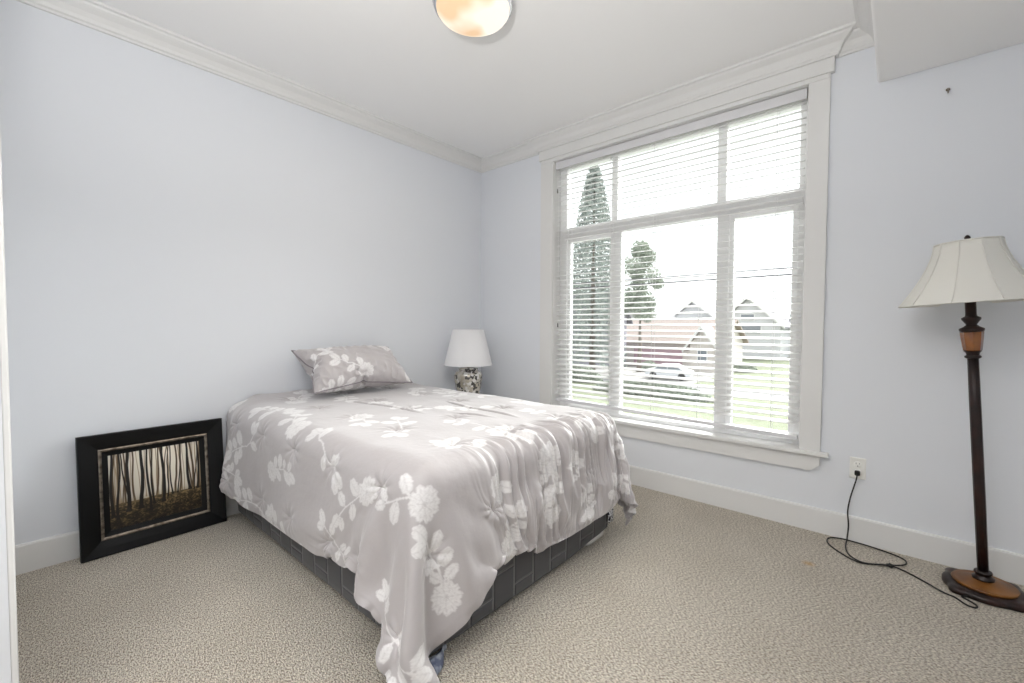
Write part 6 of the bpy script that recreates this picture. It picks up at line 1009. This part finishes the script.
# seams and trim bands of the shade
mb = MB()
for k_ in range(10):
    a = 2 * PI * k_ / 10
    mb.tube([q4 @ Vector(((r + .0015) * math.cos(a), (r + .0015) * math.sin(a), z)) for r, z in prof], .0022, 5)
for r, z in ((prof[0][0], prof[0][1]), (prof[-1][0], prof[-1][1])):
    mb.tube([q4 @ Vector((r * panel(a) * math.cos(a), r * panel(a) * math.sin(a), z)) for a in np.linspace(0, 2 * PI, 81)], .0032, 6)
mb.build('shade_piping', m_shade, shd)
mb = MB()
for s_ in (-1, 1):
    mb.tube([q4 @ Vector((s_ * x, 0, z)) for x, z in ((.018, 1.285), (.05, 1.33), (.055, 1.42), (.03, 1.50), (0, 1.522))], .002, 6)
for a in (0, 2 * PI / 3, 4 * PI / 3): mb.tube([q4 @ Vector((0, 0, 1.521)), q4 @ Vector((.102 * math.cos(a), .102 * math.sin(a), 1.521))], .0018, 5)
mb.build('harp', m_bronze, fl)
MB().lathe([(.012, 1.522), (.014, 1.528), (.006, 1.533), (.009, 1.540), (.011, 1.547), (.006, 1.555), (.002, 1.558)], n=20, mat4=q4).build('finial', m_bronze, fl)
# power cord: from the outlet down to the carpet, a loop, then to the lamp base
def smooth_path(P, k=10):
    P = np.array(P, float)[:, None, :]; return [tuple(q) for q in cubic_up(P, k)[:, 0, :]]
o_ = Vector(fl_base)
cpts = [(2.868, -.014, .375), (2.868, -.034, .372), (2.866, -.042, .350), (2.860, -.036, .320), (2.842, -.030, .238), (2.833, -.030, .163), (2.838, -.032, .090), (2.836, -.060, .030), (2.836, -.139, .006),
        (2.861, -.224, .005), (2.914, -.259, .005), (2.982, -.222, .005), (3.050, -.175, .007), (3.071, -.125, .006), (3.049, -.075, .005), (2.956, -.040, .005), (2.870, -.030, .006), (2.797, -.034, .006), (2.756, -.070, .005),
        (2.762, -.140, .005), (2.817, -.215, .005), (2.894, -.275, .007), (2.963, -.245, .008), (3.000, -.232, .012), (3.010, -.215, .016), (3.022, -.218, .010), (3.058, -.225, .006), (3.121, -.272, .005),
        (3.186, -.335, .005), (3.222, -.352, .005), (3.253, -.392, .005), (3.278, -.396, .005), (3.285, -.372, .005), (3.265, -.345, .005), (3.245, -.328, .006), (3.262, -.318, .010)]

cord = smooth_path([(p_[0] - o_.x, p_[1] - o_.y, p_[2] - o_.z) for p_ in cpts])
co_ = MB().tube(cord, .0034, 8).build('power_cord', m_cord, fl)
mb = MB(); mb.tube([(3.012 - o_.x + .011 * math.cos(a) * (1 + .3 * math.sin(2 * a)), -.222 - o_.y + .009 * math.sin(a), .010 + .004 * math.sin(1.5 * a)) for a in np.linspace(0, 4 * PI, 30)], .0034, 6)
mb.build('knot', m_cord, co_)
mb = MB(); mb.box(-.012, .012, -.030, -.007, -.014, .012, .006, 3)
pg = mb.build('plug', m_cord, co_, (2.868 - o_.x, 0 - o_.y - .003, .377))

# ------------------------------------------------------------------ outside
GZ = -3.8
m_lawn = mat('lawn_grass', (112, 118, 98), .95, spec=.1, noise_col=(1.5, (122, 128, 108), .4, .6))
m_road = mat('asphalt_road', (104, 104, 106), .9, noise_col=(3, (112, 112, 114), .4, .6))
m_drive = mat('concrete_drive', (150, 148, 146), .9)
m_leaf = mat('tree_leaves', (160, 168, 156), .9, spec=.1, noise_col=(3, (178, 184, 172), .4, .6))  # foliage colours paled to hold the washed-out look of strong daylight
m_fir = mat('fir_needles', (160, 168, 164), .9, spec=.1, noise_col=(3, (180, 186, 182), .4, .6))
m_bark = mat('bark', (140, 130, 122), .9)
m_roof1 = mat('tan_shingle_roof', (158, 144, 138), .9, noise_col=(4, (166, 154, 148), .4, .6))
m_roof2 = mat('grey_shingle_roof', (128, 126, 132), .9, noise_col=(4, (138, 136, 142), .4, .6))
m_side1 = mat('beige_siding', (214, 206, 202), .85)  # siding tones paled too, washed-out daylight put into the colour
m_side2 = mat('grey_siding', (206, 206, 210), .85)
m_side3 = mat('mauve_siding', (170, 168, 180), .85)
m_pink = mat('rose_garage_door', (188, 158, 168), .7)
m_wht = mat('white_fascia', (235, 234, 234), .7)
m_hglass = mat('dark_house_glass', (130, 136, 144), .2)
m_car = mat('silver_car_paint', (225, 226, 232), .3, coat=.5)
m_tyre = mat('tyre_rubber', (40, 40, 42), .8)
m_wire = mat('black_cable', (70, 70, 74), .7)

struct(MB().box(-160, 120, 3, 260, GZ - .3, GZ).build('lawn_ground', m_lawn), 'green lawns outside the window')
struct(MB().box(-60, 60, 31, 35.0, GZ, GZ + .03).build('road', m_road), 'grey road outside the window')
struct(MB().box(-28, -10.5, 35.0, 51, GZ, GZ + .04).build('driveway', m_drive), 'pale driveway before the garage house')

def house(name, x0, x1, y0, y1, ze, zr, wall, roof, label, gable='front', windows=(), doors=(), extra=None):
    h = empty(name, ((x0 + x1) / 2, y0, GZ)); tag(h, label, 'house')
    ox, oy, oz = h.location
    L = lambda x, y, z: (x - ox, y - oy, z - oz)
    mb = MB()
    if gable == 'front':
        xm = (x0 + x1) / 2
        mb.prism([(x0 - ox, 0), (x1 - ox, 0), (x1 - ox, ze - oz), (0, zr - oz - .15), (x0 - ox, ze - oz)], 0, y1 - oy)
    else:
        mb.prism([(0, 0), (y1 - oy, 0), (y1 - oy, ze - oz), ((y1 - oy) / 2, zr - oz - .15), (0, ze - oz)], x0 - ox, x1 - ox, 'x')
    mb.build('walls', wall, h)
    mb = MB(); t = .22
    if gable == 'front':
        s_ = (zr - ze) / ((x1 - x0) / 2); e = .6
        for sg in (-1, 1):
            w2 = (x1 - x0) / 2 + e
            pl = [(0, zr - oz), (sg * w2, zr - oz - s_ * w2), (sg * w2, zr - oz - s_ * w2 + t), (0, zr - oz + t)]
            mb.prism(pl, -.6, y1 - oy + .6)
    else:
        d_ = (y1 - oy) / 2; s_ = (zr - ze) / d_; e = .6
        for sg in (-1, 1):
            pl = [(d_, zr - oz), (d_ + sg * (d_ + e), zr - oz - s_ * (d_ + e)), (d_ + sg * (d_ + e), zr - oz - s_ * (d_ + e) + t), (d_, zr - oz + t)]
            mb.prism(pl, x0 - ox - .6, x1 - ox + .6, 'x')
    mb.build('roof', roof, h)
    if gable == 'front':      # white barge boards
        mb = MB()
        for sg in (-1, 1):
            w2 = (x1 - x0) / 2 + .6
            mb.prism([(0, zr - oz - .12), (sg * w2, zr - oz - s_ * w2 - .12), (sg * w2, zr - oz - s_ * w2 + t), (0, zr - oz + t)], -.72, -.62)
        mb.build('barge_board', m_wht, h)
    for (a, b2, c2, d2) in windows:
        wf_ = MB().box(a - ox - .1, b2 - ox + .1, -.10, -.01, c2 - oz - .1, d2 - oz + .1).build('window', m_wht, h)
        MB().box(a - ox, b2 - ox, -.13, -.10, c2 - oz, d2 - oz).build('pane', m_hglass, wf_)
    for (a, b2, c2, d2) in doors:
        mb = MB().box(a - ox, b2 - ox, -.09, -.01, c2 - oz, d2 - oz)
        for q in range(4):
            zq = c2 - oz + (d2 - c2) * (q + .08) / 4
            mb.box(a - ox + .1, b2 - ox - .1, -.12, -.09, zq, zq + (d2 - c2) / 4 * .8)
        mb.build('garage_door', m_pink, h)
    return h
hh = house('house', -25.0, -12.3, 50, 60, -.60, 2.0, m_side1, m_roof1, 'low tan-roofed house with wide rose garage door and car in front', 'side',
      windows=[(-15.2, -14.4, -2.6, -1.4), (-24.6, -23.8, -2.6, -1.4)], doors=[(-22.6, -16.4, GZ + .05, -1.25)])
house('house', -14.3, -11.6, 46.4, 48.6, -.7, 1.15, m_side1, m_roof1, 'small gabled porch wing at the right end of the garage house', 'front', windows=[(-13.4, -12.5, -2.6, -1.3)])
house('house', -37.6, -29.4, 75, 84, 1.9, 5.4, m_side2, m_roof2, 'distant gabled house partly behind the leafy tree', 'front', windows=[(-35, -32, 1.2, 2.6)])
house('house', -33.9, -22.9, 88, 97, 2.0, 6.35, m_side2, m_roof2, 'distant gabled house above the tan roof', 'front', windows=[(-29.8, -26.8, 1.2, 2.8)])
house('house', -20.2, -10.8, 76, 85, 1.6, 6.0, m_side2, m_roof2, 'distant gabled house with wide window, right of the window mullion', 'front', windows=[(-17.5, -13.6, .2, 1.8), (-16.5, -14.6, 2.4, 3.3)])
house('house', -11.0, 4.0, 87.5, 97, 2.5, 6.7, m_side2, m_roof2, 'distant house with long side roof at the right end of the view', 'side', windows=[(-8.5, -6.5, .2, 1.6), (-5.5, -3.8, .2, 1.6)])
house('house', -36.4, -23.2, 44.6, 49.0, 2.28, 5.5, m_side3, m_roof2, 'mauve-grey house behind the conifer, seen through the left panes', 'side', windows=[(-27.6, -26.0, -.6, 1.0), (-25.2, -24.0, -2.8, -1.6)])

# car
car = empty('parked_car', (-13.3, 38.2, GZ + .04), math.radians(8)); tag(car, 'silver car parked in the driveway before the rose garage', 'car')
prof = [(-2.05, .35), (-2.1, .75), (-1.9, .92), (-1.25, 1.0), (-.7, 1.42), (.75, 1.45), (1.45, .98), (2.0, .88), (2.12, .6), (2.05, .35)]
mb = MB(); mb.prism(prof, -.85, .85)
cb = mb.build('car_body', m_car, car)
mdf = cb.modifiers.new('round', 'BEVEL'); mdf.width = .08; mdf.segments = 3
MB().prism([(-1.12, 1.0), (-.66, 1.36), (-.02, 1.38), (-.02, 1.0)], -.87, -.84).prism([(.06, 1.0), (.06, 1.38), (.70, 1.38), (1.22, 1.0)], -.87, -.84).build('car_windows', m_hglass, car)
for sx_ in (-1.3, 1.3):
    for sy_ in (-.80, .80):
        MB().lathe([(.18, -.11), (.33, -.10), (.34, 0), (.33, .10), (.18, .11)], (0, 0, 0), 24, Matrix.Rotation(PI / 2, 4, 'X')).build('wheel', m_tyre, car, (sx_, sy_, .34))

def leaves(mb, pts_fn, n, s, rg):
    for _ in range(n):
        p_ = pts_fn(rg); a = rg.uniform(0, 2 * PI); t = rg.uniform(-.9, .9); q = s * rg.uniform(.6, 1.3)
        u = Vector((math.cos(a), math.sin(a), t * .5)).normalized() * q; w = Vector((-math.sin(a) * t, math.cos(a) * t, 1)).normalized() * q * .55
        p_ = Vector(p_); mb.add([p_ - u, p_ + w, p_ + u, p_ - w], [(0, 1, 2, 3)])
rg = random.Random(4)
tr_ = empty('conifer', (-20.1, 35.5, GZ)); tag(tr_, 'tall conifer seen through the left window panes', 'tree')
MB().tube([(0, 0, 0), (0, 0, 10), (.1, 0, 20)], [.35, .2, .04], 10).build('trunk', m_bark, tr_)
mb = MB()
HT = 21.2
def fir(rg):
    lv = rg.randrange(34); t = (lv + rg.random() * .25) / 34
    z = 2.2 + (HT - 2.2) * t; rmax = (1 - t) ** .6 * 3.5 + .1
    a = rg.choice([k_ * 2 * PI / 9 + lv * .7 for k_ in range(9)]) + rg.gauss(0, .10); r = rmax * rg.random() ** .6
    return (r * math.cos(a), r * math.sin(a), z - r * .30 + rg.gauss(0, .08))
leaves(mb, fir, 15000, .17, rg); mb.build('foliage', m_fir, tr_)
tr_ = empty('leafy_tree', (-18.4, 42.5, GZ)); tag(tr_, 'leafy tree beside the mullion, in front of the distant houses', 'tree')
MB().tube([(0, 0, 0), (.1, 0, 3), (.0, .1, 8)], [.28, .2, .06], 10).build('trunk', m_bark, tr_)
blobs = [(rg.gauss(0, 1.1), rg.gauss(0, 1.1), rg.uniform(5.5, 13.8), rg.uniform(.5, 1.1)) for _ in range(34)]
def broad(rg):
    bx, by, bz, br2 = rg.choice(blobs); k_ = max(.25, 1 - max(0, (bz - 11) / 5.5))
    v = Vector((rg.gauss(0, 1), rg.gauss(0, 1), rg.gauss(0, 1))).normalized() * br2 * rg.random() ** .4
    return (bx * k_ + v.x, by * k_ + v.y, bz + v.z)
mb = MB(); leaves(mb, broad, 12000, .14, rg); mb.build('foliage', m_leaf, tr_)
def bush(name, x, y, rx, ry, h_, n, label):
    o = empty(name, (x, y, GZ)); tag(o, label, 'shrub')
    mb = MB()
    def fn(rg):
        v = Vector((rg.gauss(0, 1), rg.gauss(0, 1), abs(rg.gauss(0, 1)))).normalized() * rg.random() ** .3
        return (v.x * rx, v.y * ry, v.z * h_)
    leaves(mb, fn, n, .12, rg); mb.build('foliage', m_leaf, o)
    MB().tube([(0, 0, 0), (.05, 0, h_ * .6)], [.08, .03], 6).build('stem', m_bark, o)
bush('shrub', -10.0, 51, 1.5, 1.0, 1.1, 1500, 'round shrub on the lawn right of the car')
bush('shrub', -17.9, 44, 1.2, 1.0, 1.2, 1500, 'round shrub left of the driveway beside the rose garage')
bush('hedge', -10.6, 27.5, 4.6, .7, 1.1, 4500, 'low clipped hedge along the near side of the road')
bush('hedge', -19.5, 31.0, 3.2, .8, 1.6, 4000, 'taller hedge at the foot of the conifer')
for nm, z in (('upper', 0), ('lower', -.19)):
    P_ = [(-14 + q * 2.2, 12.0, 2.86 + z + .0022 * (q - 5) ** 2) for q in range(12)]
    o = MB().tube(P_, .045, 6).build('overhead_cable', m_wire)
    tag(o, nm + ' of two thick black overhead cables crossing the view', 'cable', 'overhead cables outside the window')
